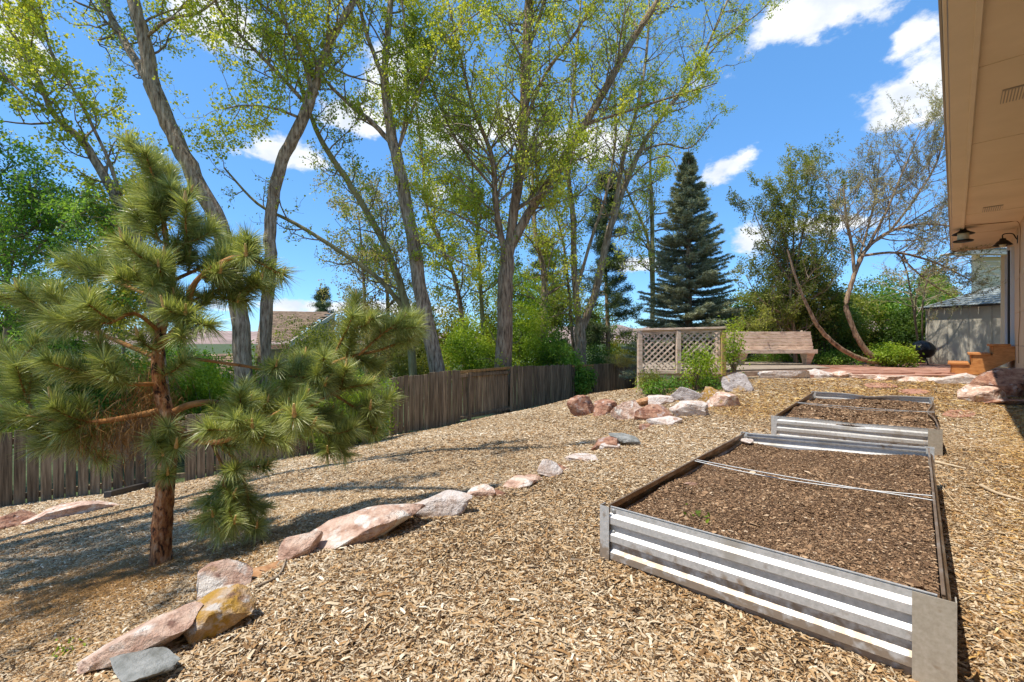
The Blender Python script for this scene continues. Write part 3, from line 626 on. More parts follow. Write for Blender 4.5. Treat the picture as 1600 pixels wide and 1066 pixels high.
# sticks lying about
def stick(pts, r, label, m='twig_pale'):
    P = [hit(*p)+np.array([0, 0, r*1.2+.008]) for p in pts]; ac = Acc(); e0 = P[0]
    tube(ac, catmull(np.array(P), 4), np.linspace(r, r*.5, (len(P)-1)*4+1), 6, .15)
    o = ac.build('stick', m, smooth=True); tag(o, label, 'stick', 'sticks lying on the mulch'); return o
stick([(1462, 727), (1485, 732), (1510, 737)], .013, 'pale bare stick beside the corner of the far bed')
stick([(1533, 764), (1556, 776), (1600, 789)], .014, 'broken pale stick lying in the mulch near the house shade')
stick([(604, 832), (645, 835), (692, 830)], .005, 'thin curved twig below the largest boulder', 'bark_twig')
stick([(890, 880), (915, 881), (945, 879)], .005, 'thin dark twig touching the near bed corner', 'bark_twig')
stick([(400, 925), (435, 905), (448, 880)], .007, 'brown stick beside the rusty orange stone', 'bark_twig')
stick([(1465, 755), (1500, 800), (1530, 822)], .004, 'thin twig on the straw mulch right of the near bed')

# ------------------------------------------------------------------ fences
BOARDS = [bevel_box('board', .132, .018, 1.0, .003, .002) for _ in range(6)]
for b in BOARDS: b.materials.append(MATS['fence_wood'])
def fence(P0, P1, e, recess, topfun, name='board', t_of=None, mt=None, clear=.03, holes=()):
    a = Vector((*P0, 0)); b = Vector((*P1, 0)); L_ = (b-a).length; dr = (b-a).normalized(); ang = math.atan2(dr.y, dr.x)
    side = Vector((dr.y, -dr.x, 0))                        # towards the yard
    n = int(L_/.143)
    for i in range(n):
        s = (i+.5)*L_/n
        if any(h0 < s < h1 for h0, h1 in holes): continue
        rc = recess(s); p = a+dr*s+side*(-.045 if rc else .045)
        gz = Tz(p.x, p.y)+(clear if not rc else .10)+random.uniform(-.015, .015); tz = topfun(s)+random.uniform(-.018, .018)-(.06 if rc else 0)
        M = Matrix.Translation((p.x+random.uniform(-.003, .003), p.y, (gz+tz)/2)) @ Matrix.Rotation(ang+random.uniform(-.03, .03), 4, 'Z') @ Matrix.Rotation(random.uniform(-.006, .006), 4, 'Y') @ Matrix.Diagonal((random.uniform(.93, 1.03), 1, tz-gz, 1))
        share(name, random.choice(BOARDS), M, None, e)
    k = 0; s = 0
    while s <= L_+.01:
        p = a+dr*s; tz = topfun(s)-.03; g = Tz(p.x, p.y)-.1
        beam('post', (p.x, p.y, g), (p.x, p.y, tz), .09, .09, 'fence_wood', e, up=(dr.x, dr.y, 0)); s += 2.35; k += 1
        if s < L_:
            q0 = p+dr*.047; q1 = a+dr*(min(s, L_)-.047)
            for hh in (.12, -.22):
                z0 = (Tz(q0.x, q0.y)+.12) if hh > 0 else topfun(s-2.35)-.16; z1 = (Tz(q1.x, q1.y)+.12) if hh > 0 else topfun(s)-.16
                beam('rail', (q0.x, q0.y, z0), (q1.x, q1.y, z1), .036, .09, 'fence_wood', e)
lab = 'weathered brown board fence rising beside the lower yard, alternating proud and recessed boards'
def topR(s):
    x = np.interp(s, [0, 2, 3.6, 7, 10.5, 14.4], [.27, .34, .38, .29, .22, .24]); return float(x)
eR = empty('board_fence', (-2.78, 10.5, Tz(-2.78, 10.5)), lab, 'fence')
def recR(s): return (1.97 < s < 3.9) or (6.9 < s < 8.2)
fence(FENCE_R[0], FENCE_R[1], eR, recR, topR)
# trim boards on the two recessed bays
dr_ = Vector((FENCE_R[1][0]-FENCE_R[0][0], FENCE_R[1][1]-FENCE_R[0][1], 0)).normalized(); sdv = Vector((dr_.y, -dr_.x, 0))
for s0, s1 in ((1.97, 3.9), (6.9, 8.2)):
    for zt in (0, 1):
        a = Vector((*FENCE_R[0], 0))+dr_*(s0+.02)+sdv*.03; b = Vector((*FENCE_R[0], 0))+dr_*(s1-.02)+sdv*.03
        a.z = topR(s0)-.05 if zt else Tz(a.x, a.y)+.12; b.z = topR(s1)-.05 if zt else Tz(b.x, b.y)+.12
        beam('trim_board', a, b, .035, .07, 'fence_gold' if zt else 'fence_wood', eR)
eL = empty('board_fence', (-7.87, 7.0, Tz(-7.87, 7.0)), 'dark shaded board fence behind the pine at the left edge', 'fence')
fence(FENCE_L[1], FENCE_L[2], eL, lambda s: False, lambda s: float(np.interp(s, [0, 3, 6], [-.30, -.22, .12])), clear=0, holes=((2.1, 2.35),))
fence(FENCE_L[0], FENCE_L[1], eL, lambda s: False, lambda s: -.32, clear=0)
eT = hit(168, 779); eT2 = hit(250, 757)
o = beam('edging_timber', eT+[0, 0, .05], eT2+[0, 0, .05], .10, .10, 'dark_frame'); tag(o, 'dark landscape timber at the foot of the left fence', 'timber')
# sunlit fence behind the bench and shed
eB = empty('board_fence', (6.5, 15.2, 0), 'golden brown board fence behind the bench and crooked tree', 'fence')
nb = 0
for i in range(62):
    x = 7.2+i*.145; y = 15.6-.16*i*.145; g = Tz(x, y)
    me = BOARDS[i % 6]; M = Matrix.Translation((x, y, (g+1.42)/2)) @ Matrix.Rotation(-.16+random.uniform(-.04, .04), 4, 'Z') @ Matrix.Diagonal((1, 1, 1.42-g+random.uniform(-.03, .03), 1))
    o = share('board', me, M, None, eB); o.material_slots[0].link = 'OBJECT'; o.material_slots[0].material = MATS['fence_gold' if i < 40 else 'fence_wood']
beam('rail', (7.2, 15.66, 1.2), (16.2, 14.2, 1.2), .04, .09, 'fence_gold', eB)
for xx in (7.2, 10.2, 13.2): beam('post', (xx, 15.72-(xx-7.2)*.16, -.3), (xx, 15.72-(xx-7.2)*.16, 1.4), .1, .1, 'fence_gold', eB, up=(1, 0, 0))

# ------------------------------------------------------------------ deck, lattice screen, bench, patio
DK = .50
dk = empty('wooden_deck', (4.8, 11, DK-.3), 'low weathered wooden deck behind the rocks, carrying the bench', 'deck')
A = Vector((2.66, 9.62, DK)); Bv = Vector((4.36, 9.36, DK)); Cc = Vector((7.2, 10.25, DK)); back = Vector((.95, 3.1, 0))
nbo = 22
for i in range(nbo):                                       # boards run across, front to back rows
    t0 = (i+.5)/nbo; off = back*t0
    for (p, q) in ((A+Vector((.02, .1, 0)), Bv+Vector((0, .1, 0))), (Bv+Vector((.004, .1, 0)), Cc+Vector((0, .1, 0)))):
        p2, q2 = p+off, q+off; beam('deck_board', p2-Vector((0, 0, .015)), q2-Vector((0, 0, .015)), 3.2/nbo*.93, .03, 'deck_board', dk)
for p, q in ((A, Bv), (Bv, Cc)):
    beam('rim_board', p-Vector((0, -.03, .105)), q-Vector((0, -.03, .105)), .035, .14, 'deck_wood', dk)
beam('rim_board', A-Vector((0, 0, .1)), A+back-Vector((0, 0, .1)), .035, .14, 'deck_wood', dk)
beam('skirt_board', Bv+Vector((.12, .1, -.27)), Bv+Vector((.95, .36, -.27)), .03, .20, 'dark_frame', dk)
for p in (A+Vector((.1, .2, 0)), A+Vector((.95, .1, 0)), Bv+Vector((.0, .2, 0)), A+back*.9+Vector((.1, 0, 0)), Bv+back*.6):
    beam('deck_post', (p.x, p.y, Tz(p.x, p.y)-.1), (p.x, p.y, DK-.04), .09, .09, 'deck_wood', dk, up=(1, 0, 0))
la = empty('lattice_screen', tuple(A), 'weathered pinkish lattice screen with square posts on the deck edge', 'lattice screen')
tA, tB = 1.335, 1.375
def lp(t, z): p = A.lerp(Bv, t); return Vector((p.x, p.y-.02, z))
for t, wd, m_ in ((.02, .105, 'deck_wood'), (.47, .12, 'deck_wood'), (.985, .10, 'post_lichen')):
    p = lp(t, 0); beam('post', (p.x, p.y, .40 if t > .9 else .43), (p.x, p.y, 1.30+t*.03), wd, .09, m_, la, up=(1, 0, 0))
beam('cap_rail', lp(-.05, tA), lp(1.02, tB), .14, .04, 'deck_wood', la); beam('top_rail', lp(.03, tA-.06), lp(.97, tB-.055), .035, .075, 'deck_wood', la)
beam('bottom_rail', lp(.03, .455), lp(.97, .455), .035, .075, 'deck_wood', la)
for seg0, seg1 in ((.055, .425), (.515, .945)):
    L0 = (Bv-A).length*(seg1-seg0); z0, z1 = .49, 1.262+.03*seg0; H_ = z1-z0
    for sgn in (1, -1):
        k = -H_
        while k < L0:
            # line u = k + v (or mirrored), clipped to the opening
            u0, v0, u1, v1 = k, 0, k+H_, H_
            if u0 < 0: v0 += -u0; u0 = 0
            if u1 > L0: v1 -= (u1-L0); u1 = L0
            if v1-v0 > .05:
                uu0, uu1 = (u0, u1) if sgn == 1 else (L0-u0, L0-u1)
                a = lp(seg0+uu0/L0*(seg1-seg0), z0+v0)+Vector((0, -.008 if sgn == 1 else .006, 0)); b = lp(seg0+uu1/L0*(seg1-seg0), z0+v1)+Vector((0, -.008 if sgn == 1 else .006, 0))
                beam('slat', a, b, .010, .032, 'deck_wood', la, bev=.001)
            k += .124
bn = empty('bench', (6.0, 11.6, DK), 'weathered wooden deck bench with a slatted sloping back', 'bench')
bl, br = W(1128, 549, 11.3), W(1275, 549, 11.3); bl = Vector(bl); br = Vector(br); dbn = (br-bl).normalized(); nrm = Vector((-dbn.y, dbn.x, 0)).normalized()
SZ = DK+.37
def bp(t, off, z): p = bl.lerp(br, t); return Vector((p.x+nrm.x*off, p.y+nrm.y*off, z))
for k in range(2): beam('seat_board', bp(0, .07+k*.15, SZ), bp(1, .07+k*.15, SZ), .14, .035, 'deck_wood', bn)
beam('seat_front', bp(-.01, -.02, SZ-.03), bp(1.01, -.02, SZ-.03), .03, .10, 'deck_wood', bn)
for k in range(5):
    z = SZ+.06+k*.092; off = .31+k*.024
    beam('back_board', bp(.02, off, z), bp(1.055, off, z), .03, .083, 'deck_wood', bn)
for t in (.02, .26, .98):
    for sg in (0,):
        V = [bp(t-.012, .02, SZ-.05), bp(t-.012, .44, SZ-.05), bp(t-.012, .34, DK), bp(t-.012, .16, DK)]; V += [v+dbn*.06 for v in V]
        # wedge shaped leg: wide under the seat, narrow at the deck
        Vv = [bp(t, .10, SZ-.03), bp(t, .42, SZ-.03), bp(t, .36, DK), bp(t, .22, DK)]
        Vv = [v-dbn*(.11 if i_ < 2 else .05) for i_, v in enumerate(Vv)]+[v+dbn*(.11 if i_ < 2 else .05) for i_, v in enumerate(Vv)]
        nmesh('leg', local(bn, [tuple(v) for v in Vv]), [(0, 1, 2, 3), (7, 6, 5, 4), (0, 4, 5, 1), (1, 5, 6, 2), (2, 6, 7, 3), (3, 7, 4, 0)], 'deck_wood', parent=bn)
    beam('back_brace', bp(t, .36, SZ-.03), bp(t, .50, SZ+.5), .06, .04, 'deck_wood', bn, up=(1, 0, 0))
# patio: slab with flagstones
PZ = .44
pp = [(5.0, 9.15), (8.6, 8.95), (10.0, 9.3), (12.2, 11.2), (12.8, 14.2), (7.2, 14.0), (7.15, 10.4)]
me = bpy.data.meshes.new('patio'); n = len(pp)
me.from_pydata([(x, y, PZ-.012) for x, y in pp]+[(x, y, PZ-.35) for x, y in pp], [], [tuple(range(n))]+[(i, i+n, (i+1) % n+n, (i+1) % n) for i in range(n)])
me.materials.append(MATS['flagstone']); pt = bpy.data.objects.new('patio', me); C.objects.link(pt); pt['kind'] = 'structure'; pt['label'] = 'red sandstone flag patio beside the steps'
pa = np.array(pp)
gy = 9.3
while gy < 13.8:
    gx = 5.1+random.uniform(0, .4)
    while gx < 12.3:
        w_ = random.uniform(.5, .95)
        cxp, cyp = gx+w_/2, gy+.3
        if in_poly(np.array([cxp]), np.array([cyp]), pp)[0] and in_poly(np.array([gx+.05]), np.array([gy+.05]), pp)[0] and in_poly(np.array([gx+w_-.05]), np.array([gy+.5]), pp)[0]:
            q = [(gx+random.uniform(0, .08), gy+random.uniform(0, .06)), (gx+w_*.5, gy-.01), (gx+w_-random.uniform(.03, .1), gy+random.uniform(0, .07)), (gx+w_-.03, gy+.3), (gx+w_-random.uniform(.03, .1), gy+.56), (gx+w_*.5, gy+.58), (gx+random.uniform(.02, .1), gy+.56), (gx+.01, gy+.3)]
            V = [(a-pt.location.x, b, PZ+.012) for a, b in q]+[(a, b, PZ-.02) for a, b in q]
            me = bpy.data.meshes.new('flagstone'); me.from_pydata(V, [], [tuple(range(8))]+[(i, i+8, (i+1) % 8+8, (i+1) % 8) for i in range(8)]); me.materials.append(MATS['flagstone'])
            o = bpy.data.objects.new('flagstone', me); C.objects.link(o); o.parent = pt
        gx += w_
    gy += .62

# ------------------------------------------------------------------ house on the right
HD = Vector((.697, .717, 0)); HN = Vector((-.717, .697, 0)); EZ = 3.2
WALLD = .84                                                # wall distance from the line through the camera
def HP(s, n, z): return Vector((HD.x*s+HN.x*n, HD.y*s+HN.y*n, z))
SE = 14.75                                                 # far end of the eave
SC = 15.05                                                 # far corner of the wall
hs = empty('house', tuple(HP(SC-1, -WALLD-1, .3)), 'tan painted house wall with a deep soffit along the right edge', 'house')
def hbox(name, s0, s1, n0, n1, z0, z1, m, parent=hs, bev=.004):
    return beam(name, HP(s0, (n0+n1)/2, (z0+z1)/2), HP(s1, (n0+n1)/2, (z0+z1)/2), abs(n1-n0), z1-z0, m, parent, bev=bev)
hbox('foundation', -5, SC-.03, -WALLD-.35, -WALLD-.03, -.4, .52, 'galvanised_brown')
s = -5.0; i = 0
while s < SC-1.9:                                          # wall panels with recessed joints
    for z0, z1 in ((.52, 1.01), (1.016, 1.62), (1.626, 2.24), (2.246, EZ)):
        hbox('wall_panel', s+.003, min(s+1.22, SC-1.85)-.003, -WALLD-.2, -WALLD, z0, z1, 'house_paint')
    s += 1.22
hbox('wall', -5, SC, -WALLD-3.4, -WALLD-.205, .45, EZ+.1, 'house_paint')
hbox('wall_panel', SC-1.85, SC, -WALLD-.2, -WALLD, .52, 1.0, 'house_paint'); hbox('wall_panel', SC-1.85, SC, -WALLD-.2, -WALLD, 2.96, EZ, 'house_paint')
# door seen edge-on
d0, d1 = SC-1.75, SC-.25
hbox('wall_panel', SC-.2, SC, -WALLD-.2, -WALLD+.01, 1.0, 2.96, 'house_paint')
dr = hbox('door', d0+.1, d1-.1, -WALLD-.15, -WALLD-.1, 1.06, 2.9, 'glass')
for a_, b_ in ((d0, d0+.10), (d1-.10, d1)):
    o = hbox('door_frame', a_, b_, -WALLD-.02, -WALLD+.045, 1.02, 2.96, 'white_frame'); o.parent = dr
o = hbox('door_trim', d1+.01, d1+.12, -WALLD-.02, -WALLD+.10, .98, 3.0, 'cream_trim'); 
o = hbox('door_track', d0+.5, d0+.58, -WALLD-.03, -WALLD+.055, 1.02, 2.96, 'dark_frame'); o.parent = dr
hbox('sill_board', d0-.02, d1+.1, -WALLD-.02, -WALLD+.08, .975, 1.015, 'white_frame')
# soffit, trim, fascia, gutter, roof
nE = .055
hbox('soffit', -5, SE, -WALLD-.01, nE-.16, EZ, EZ+.02, 'soffit_paint')
hbox('soffit_strip', -5, SE, nE-.155, nE-.025, EZ-.018, EZ+.012, 'fascia_paint')
hbox('soffit_batten', -5, SE-.6, nE-.185, nE-.150, EZ-.034, EZ-.002, 'fascia_paint')
hbox('fascia', -5, SE, nE-.022, nE+.0, EZ-.02, EZ+.17, 'fascia_paint')
hbox('gutter', -5, SE-.05, nE+.002, nE+.018, EZ+.01, EZ+.13, 'gutter_paint')
for s_ in np.arange(1.2, SE, 1.9): hbox('soffit_joint', s_, s_+.012, -WALLD+.01, nE-.19, EZ-.005, EZ+.001, 'soffit_paint', bev=.001)
a, b = HP(-5, nE+.02, EZ+.18), HP(SE+.05, nE+.02, EZ+.18); c, d_ = HP(SE+.05, -4.5, EZ+1.6), HP(-5, -4.5, EZ+1.6)
rf = nmesh('roof', local(hs, [a, b, c, d_, a-Vector((0, 0, .02)), b-Vector((0, 0, .02)), c-Vector((0, 0, .15)), d_-Vector((0, 0, .15))]), [(0, 1, 2, 3), (7, 6, 5, 4), (0, 4, 5, 1), (1, 5, 6, 2), (2, 6, 7, 3), (3, 7, 4, 0)], 'roof_tile', parent=hs)
hbox('end_board', SE-.02, SE+.03, -WALLD-.3, nE-.03, EZ-.03, EZ+.1, 'house_paint')
def vent(s0, s1, n0, n1, k):
    v = hbox('soffit_vent', s0, s1, n0, n1, EZ-.010, EZ-.001, 'gutter_paint', bev=.001)
    for j in range(k):
        n_ = n0+(j+.5)*(n1-n0)/k; o = hbox('louvre', s0+.01, s1-.01, n_-(n1-n0)/k*.28, n_+(n1-n0)/k*.28, EZ-.016, EZ-.011, 'soffit_paint', bev=.0005); o.parent = v
sv = lambda px, py: ((EZ-CZ)/((533-py)/F))                # depth of a soffit point seen at py
for (p0, p1, q0, q1) in ((1566, 1610, 126, 158), (1536, 1566, 319, 330)):
    dm = sv(0, (q0+q1)/2); x0_, x1_ = (p0-800)/F*dm, (p1-800)/F*dm
    nn0 = min(x0_*HN.x+dm*HN.y, x1_*HN.x+dm*HN.y); nn1 = max(x0_*HN.x+dm*HN.y, x1_*HN.x+dm*HN.y)
    sm = x0_*HD.x+dm*HD.y; dl = abs(sv(0, q1)-sv(0, q0))
    vent(sm-.02, sm+dl*.9, nn0, nn1, 9)
# cable stapled to the soffit and wall
cp = [HP(11.5, nE-.19, EZ-.03), HP(11.7, -.35, EZ-.012), HP(11.8, -.65, EZ-.012), HP(11.9, -WALLD+.03, EZ-.03), HP(12.0, -WALLD+.012, EZ-.4), HP(12.05, -WALLD+.012, 2.2), HP(12.0, -WALLD+.012, 1.6), HP(12.25, -WALLD+.012, 1.1), HP(12.2, -WALLD+.012, .7)]
ac = Acc(); P_ = catmull(np.array([tuple(v) for v in cp]), 5); tube(ac, local(hs, P_), [.006]*len(P_), 5); ac.build('cable', 'cable', hs, True)
def lathe(ac, prof, c, n=20):
    V = [(c[0]+r*math.cos(2*math.pi*j/n), c[1]+r*math.sin(2*math.pi*j/n), c[2]+z) for z, r in prof for j in range(n)]
    Fc = [(i*n+j, i*n+(j+1) % n, (i+1)*n+(j+1) % n, (i+1)*n+j) for i in range(len(prof)-1) for j in range(n)]
    ac.add(V, Fc)
l1 = W(1505, 360, 8.45); e = empty('hanging_lantern', tuple(l1), 'black hanging lantern with cream glass under the eave', 'lantern')
def lathe_part(name, prof, m, e, smooth=True, off=(0, 0, 0)):
    ac = Acc(); lathe(ac, prof, off); return ac.build(name, m, e, smooth)
lathe_part('cap', [(.06, .0), (.055, .02), (.02, .04), (-.005, .055), (-.03, .09), (-.065, .155), (-.075, .16), (-.07, .15), (-.03, .07), (-.02, 0)], 'lamp_black', e)
lathe_part('shade', [(-.05, .08), (-.19, .085), (-.195, .0)], 'lamp_glass', e); lathe_part('base', [(-.185, 0), (-.187, .13), (-.20, .145), (-.215, .13), (-.22, 0)], 'lamp_black', e)
lathe_part('stem', [(.05, .012), (EZ-l1[2]-.03, .012), (EZ-l1[2]-.02, .04), (EZ-l1[2]-.018, 0)], 'lamp_black', e)
l2 = HP(12.55, -WALLD+.19, 2.98); e = empty('wall_lamp', tuple(l2), 'black gooseneck barn lamp on the house wall over the door', 'wall lamp')
lathe_part('shade', [(.05, 0), (.045, .04), (.01, .05), (0, .07), (-.075, .13), (-.083, .135), (-.078, .125), (-.02, .06), (-.01, 0)], 'lamp_black', e)
lathe_part('bulb', [(-.02, .03), (-.07, .05), (-.11, .035), (-.125, 0)], 'lamp_glass', e)
ac = Acc(); gp = catmull(np.array([(0, 0, .05), (0, 0, .11), tuple(-HN*.05+Vector((0, 0, .13))), tuple(-HN*.13+Vector((0, 0, .11))), tuple(-HN*.17+Vector((0, 0, .02))), tuple(-HN*.187)]), 5); tube(ac, gp, [.010]*len(gp), 6); ac.build('arm', 'lamp_black', e, True)
beam('wall_plate', Vector(l2)+(-HN*.188)+Vector((0, 0, -.07)), Vector(l2)+(-HN*.188)+Vector((0, 0, .07)), .015, .1, 'lamp_black', e, up=tuple(HD))

# wooden steps against the door
st = empty('wooden_steps', tuple(HP(13.3, -WALLD+.5, .47)), 'orange stained wooden steps with three treads up to the door', 'steps')
g0 = .45; RZ = [(.66, .90), (.86, .60), (1.04, .30)]; st0, st1 = 12.98, 14.15
for z, n0 in RZ:
    hbox('tread', st0-.03, st1+.03, -WALLD+n0-.30+(.03 if n0 > .5 else .06), -WALLD+n0+.02+.02, z-.04, z, 'step_wood', st)
    hbox('riser', st0, st1, -WALLD+n0-.025, -WALLD+n0-.003, z-.20 if n0 < .8 else g0-.02, z-.041, 'step_wood', st)
for s_ in (st0-.0, st1-.04):
    pr = [(.895, g0-.02), (.895, .618), (.60, .618), (.60, .818), (.30, .818), (.30, .998), (.005, .998), (.005, .74), (.50, g0-.02)]
    V = [tuple(HP(s_, -WALLD+n_, z_)) for n_, z_ in pr]+[tuple(HP(s_+.04, -WALLD+n_, z_)) for n_, z_ in pr]; k = len(pr)
    me = bpy.data.meshes.new('stringer'); Vl = local(st, V); me.from_pydata([tuple(v) for v in Vl], [], [tuple(range(k)), tuple(range(2*k-1, k-1, -1))]+[(i, i+k, (i+1) % k+k, (i+1) % k) for i in range(k)])
    me.materials.append(MATS['step_wood']); o = bpy.data.objects.new('stringer', me); C.objects.link(o); o.parent = st

# ------------------------------------------------------------------ shed and neighbouring buildings
sh = empty('garden_shed', (11.9, 13.0, .3), 'beige garden shed with grey shingled roof and branch shadows on its wall', 'shed')
a = Vector(W(1450, 533, 13.0)); b = Vector(W(1585, 533, 11.2)); a.z = b.z = 0; u = (b-a).normalized(); v = Vector((-u.y, u.x, 0)); Ls = (b-a).length+1.0
if v.y < 0: v = -v
def SP(s, n, z): return a+u*s+v*n+Vector((0, 0, z))
def prism(name, V, Fc, m, e): return nmesh(name, local(e, [tuple(q) for q in V]), Fc, m, parent=e)
ncl = 6
for i in range(ncl):                                       # wall sheets
    s0 = Ls*i/ncl; s1 = Ls*(i+1)/ncl-.006
    beam('wall_panel', SP(s0, .02, 1.16), SP(s1, .02, 1.16), .04, 1.80, 'shed_wall', sh)
beam('wall', SP(.05, .06, 1.15), SP(.05, 2.3, 1.15), .04, 1.78, 'shed_wall', sh); beam('wall', SP(.0, 2.32, 1.15), SP(Ls, 2.32, 1.15), .04, 1.78, 'shed_wall', sh)
eb = 2.03; rz = 2.62
beam('corner_trim', SP(-.02, -.01, .26), SP(-.02, -.01, 2.03), .05, .05, 'shed_wall', sh, up=tuple(u)); beam('eave_board', SP(-.1, -.13, eb), SP(Ls, -.13, eb), .03, .07, 'dark_frame', sh)
rows = 9
for r_ in range(rows):                                     # shingle rows, hipped at the left end
    t0, t1 = r_/rows, (r_+1)/rows
    for side in (0, 1):
        n_sh = 16
        for k in range(n_sh):
            s0h, s1h = -.15+1.2*t0, -.15+1.2*t1
            sa = s0h+(Ls-s0h)*k/n_sh; sb = s0h+(Ls-s0h)*(k+1)/n_sh-.012; 
            n0 = -.16+1.33*t0; n1 = -.16+1.33*(t1+.02)
            z0 = eb+.02+(rz-eb)*t0+.012; z1 = eb+.02+(rz-eb)*t1
            if side: n0, n1 = 2.34-n0, 2.34-n1
            if side and k % 4: continue
            if side: sb = s0h+(Ls-s0h)*(k+4)/n_sh
            V = [SP(sa+1.2/rows*.0, n0, z0), SP(sb, n0, z0), SP(sb, n1, z1), SP(max(sa, s1h), n1, z1)]; V += [q-Vector((0, 0, .018)) for q in V]
            prism('shingle', V, [(0, 1, 2, 3), (7, 6, 5, 4), (0, 4, 5, 1), (1, 5, 6, 2), (2, 6, 7, 3), (3, 7, 4, 0)], 'shed_roof', sh)
prism('roof_end', [SP(-.16, -.16, eb+.02), SP(-.16, 2.5, eb+.02), SP(1.05, 1.17, rz)], [(0, 2, 1)], 'shed_roof', sh)
# two-storey neighbour behind the shed
nb_ = empty('neighbour_house', (22, 21, -.5), 'cream and olive sided neighbouring house behind the shed', 'house')
x0, x1, yv = W(1524, 533, 20)[0], 34, 20.0
for k in range(22):
    z = .2+k*.215; beam('siding_board', (x0+.16, yv, z), (x1, yv, z), .04, .206, 'olive_siding', nb_)
beam('corner_board', (x0, yv-.02, -.3), (x0, yv-.02, 4.85), .34, .06, 'cream_trim', nb_, up=(0, 1, 0))
beam('wall', (x0-.1, yv+.05, 2.2), (x0+6.2, yv+6, 2.2), .04, 5, 'olive_siding', nb_); beam('wall', (x0+6.2, yv+6, 2.2), (x1, yv+6, 2.2), .04, 5, 'olive_siding', nb_)
beam('fascia', (W(1488, 0, 19.3)[0], 19.3, 4.92), (x1, 19.3, 4.80), .05, .24, 'fascia_paint', nb_); beam('soffit', (W(1489, 0, 19.3)[0], 19.7, 4.86), (x1, 19.6, 4.78), .5, .03, 'fascia_paint', nb_)
nmesh('roof', local(nb_, [(W(1486, 0, 19.2)[0], 19.2, 5.05), (x1, 19.2, 4.93), (x1, 24, 6.3), (W(1488, 0, 19.2)[0]+7.5, 24, 6.3)]), [(0, 1, 2, 3)], 'shed_roof', parent=nb_).modifiers.new('t', 'SOLIDIFY').thickness = .06
# low tiled house down the slope to the left
th = empty('neighbour_house', (-11, 27, -2.5), 'low neighbouring house with brown tiled roof beyond the pine', 'house')
def tiled(P00, P10, P01, P11, rows, cols, e):
    """P00 eave left, P10 eave right, P01 ridge left, P11 ridge right"""
    P00, P10, P01, P11 = map(lambda q: np.array(q, dtype=float), (P00, P10, P01, P11))
    f = lambda s_, t_: (P00*(1-s_)+P10*s_)*(1-t_)+(P01*(1-s_)+P11*s_)*t_
    vs = [bpy.data.meshes.new('roof_tile')]
    for r_ in range(rows):
        for c_ in range(cols):
            j = (r_ % 2)*.5/cols; s0 = max(0, c_/cols-j); s1 = min(1, (c_+1)/cols-j-.004)
            a_, b_, c2, d2 = f(s0, r_/rows), f(s1, r_/rows), f(s1, (r_+1)/rows+.01), f(s0, (r_+1)/rows+.01); up_ = np.array([0, 0, .035])
            V = [a_+up_, b_+up_, c2, d2, a_-up_*.2, b_-up_*.2, c2-up_, d2-up_]
            nmesh('roof_tile', local(e, V), [(0, 1, 2, 3), (7, 6, 5, 4), (0, 4, 5, 1), (1, 5, 6, 2), (2, 6, 7, 3), (3, 7, 4, 0)], 'roof_tile', parent=e)
tiled(W(400, 536, 22), W(452, 532, 22), W(408, 486, 27), W(521, 488, 27), 20, 8, th)
e0, e1 = W(400, 543, 22), W(452, 541, 22); beam('eave_board', e0, e1, .05, .22, 'rock_red', th); r0, r1 = W(454, 537, 21.95), W(523, 492, 27); beam('rake_board', r0, r1, .06, .24, 'shed_wall', th)
gb = Vector(W(450, 545, 22.3)); ga = Vector(W(398, 547, 22.3)); V = [(ga.x, ga.y, -3), (gb.x, gb.y, -3), (gb.x, gb.y, gb.z), (ga.x, ga.y, ga.z)]
nmesh('wall', local(th, V), [(0, 1, 2, 3)], 'neighbour_wall', parent=th).modifiers.new('t', 'SOLIDIFY').thickness = .2
r2 = W(521, 500, 31.5); nmesh('wall', local(th, [(gb.x, gb.y, -3), (r1[0], r1[1]+0, -3), (r1[0], r1[1], r1[2]-.2), (gb.x, gb.y, gb.z)]), [(0, 1, 2, 3)], 'neighbour_wall', parent=th)
tiled(W(60, 622, 15.5), W(385, 610, 16.5), W(90, 562, 18), W(392, 552, 18.5), 14, 20, th)
nmesh('wall', local(th, [tuple(W(75, 604, 15.8))[:2]+(-3.4,), tuple(W(388, 594, 16.8))[:2]+(-3.4,), W(388, 594, 16.8), W(75, 604, 15.8)]), [(0, 1, 2, 3)], 'neighbour_wall', parent=th)

# black kettle in the shade between shrub and shed
g = W(1440, 576, 12.4); bk = empty('kettle_barbecue', tuple(g), 'black rounded kettle barbecue in the shade beside the shed', 'barbecue')
lathe_part('bowl', [(.28, 0), (.30, .18), (.40, .27), (.50, .29), (.51, .30), (.515, .28)], 'black_plastic', bk); lathe_part('lid', [(.52, .30), (.60, .28), (.70, .2), (.76, .08), (.77, 0)], 'black_plastic', bk)
for k in range(3):
    an = k*2.1+.3; ac = Acc(); tube(ac, [(.15*math.cos(an), .15*math.sin(an), .32), (.32*math.cos(an), .32*math.sin(an), -.02)], [.015, .015], 6); ac.build('leg', 'black_plastic', bk)

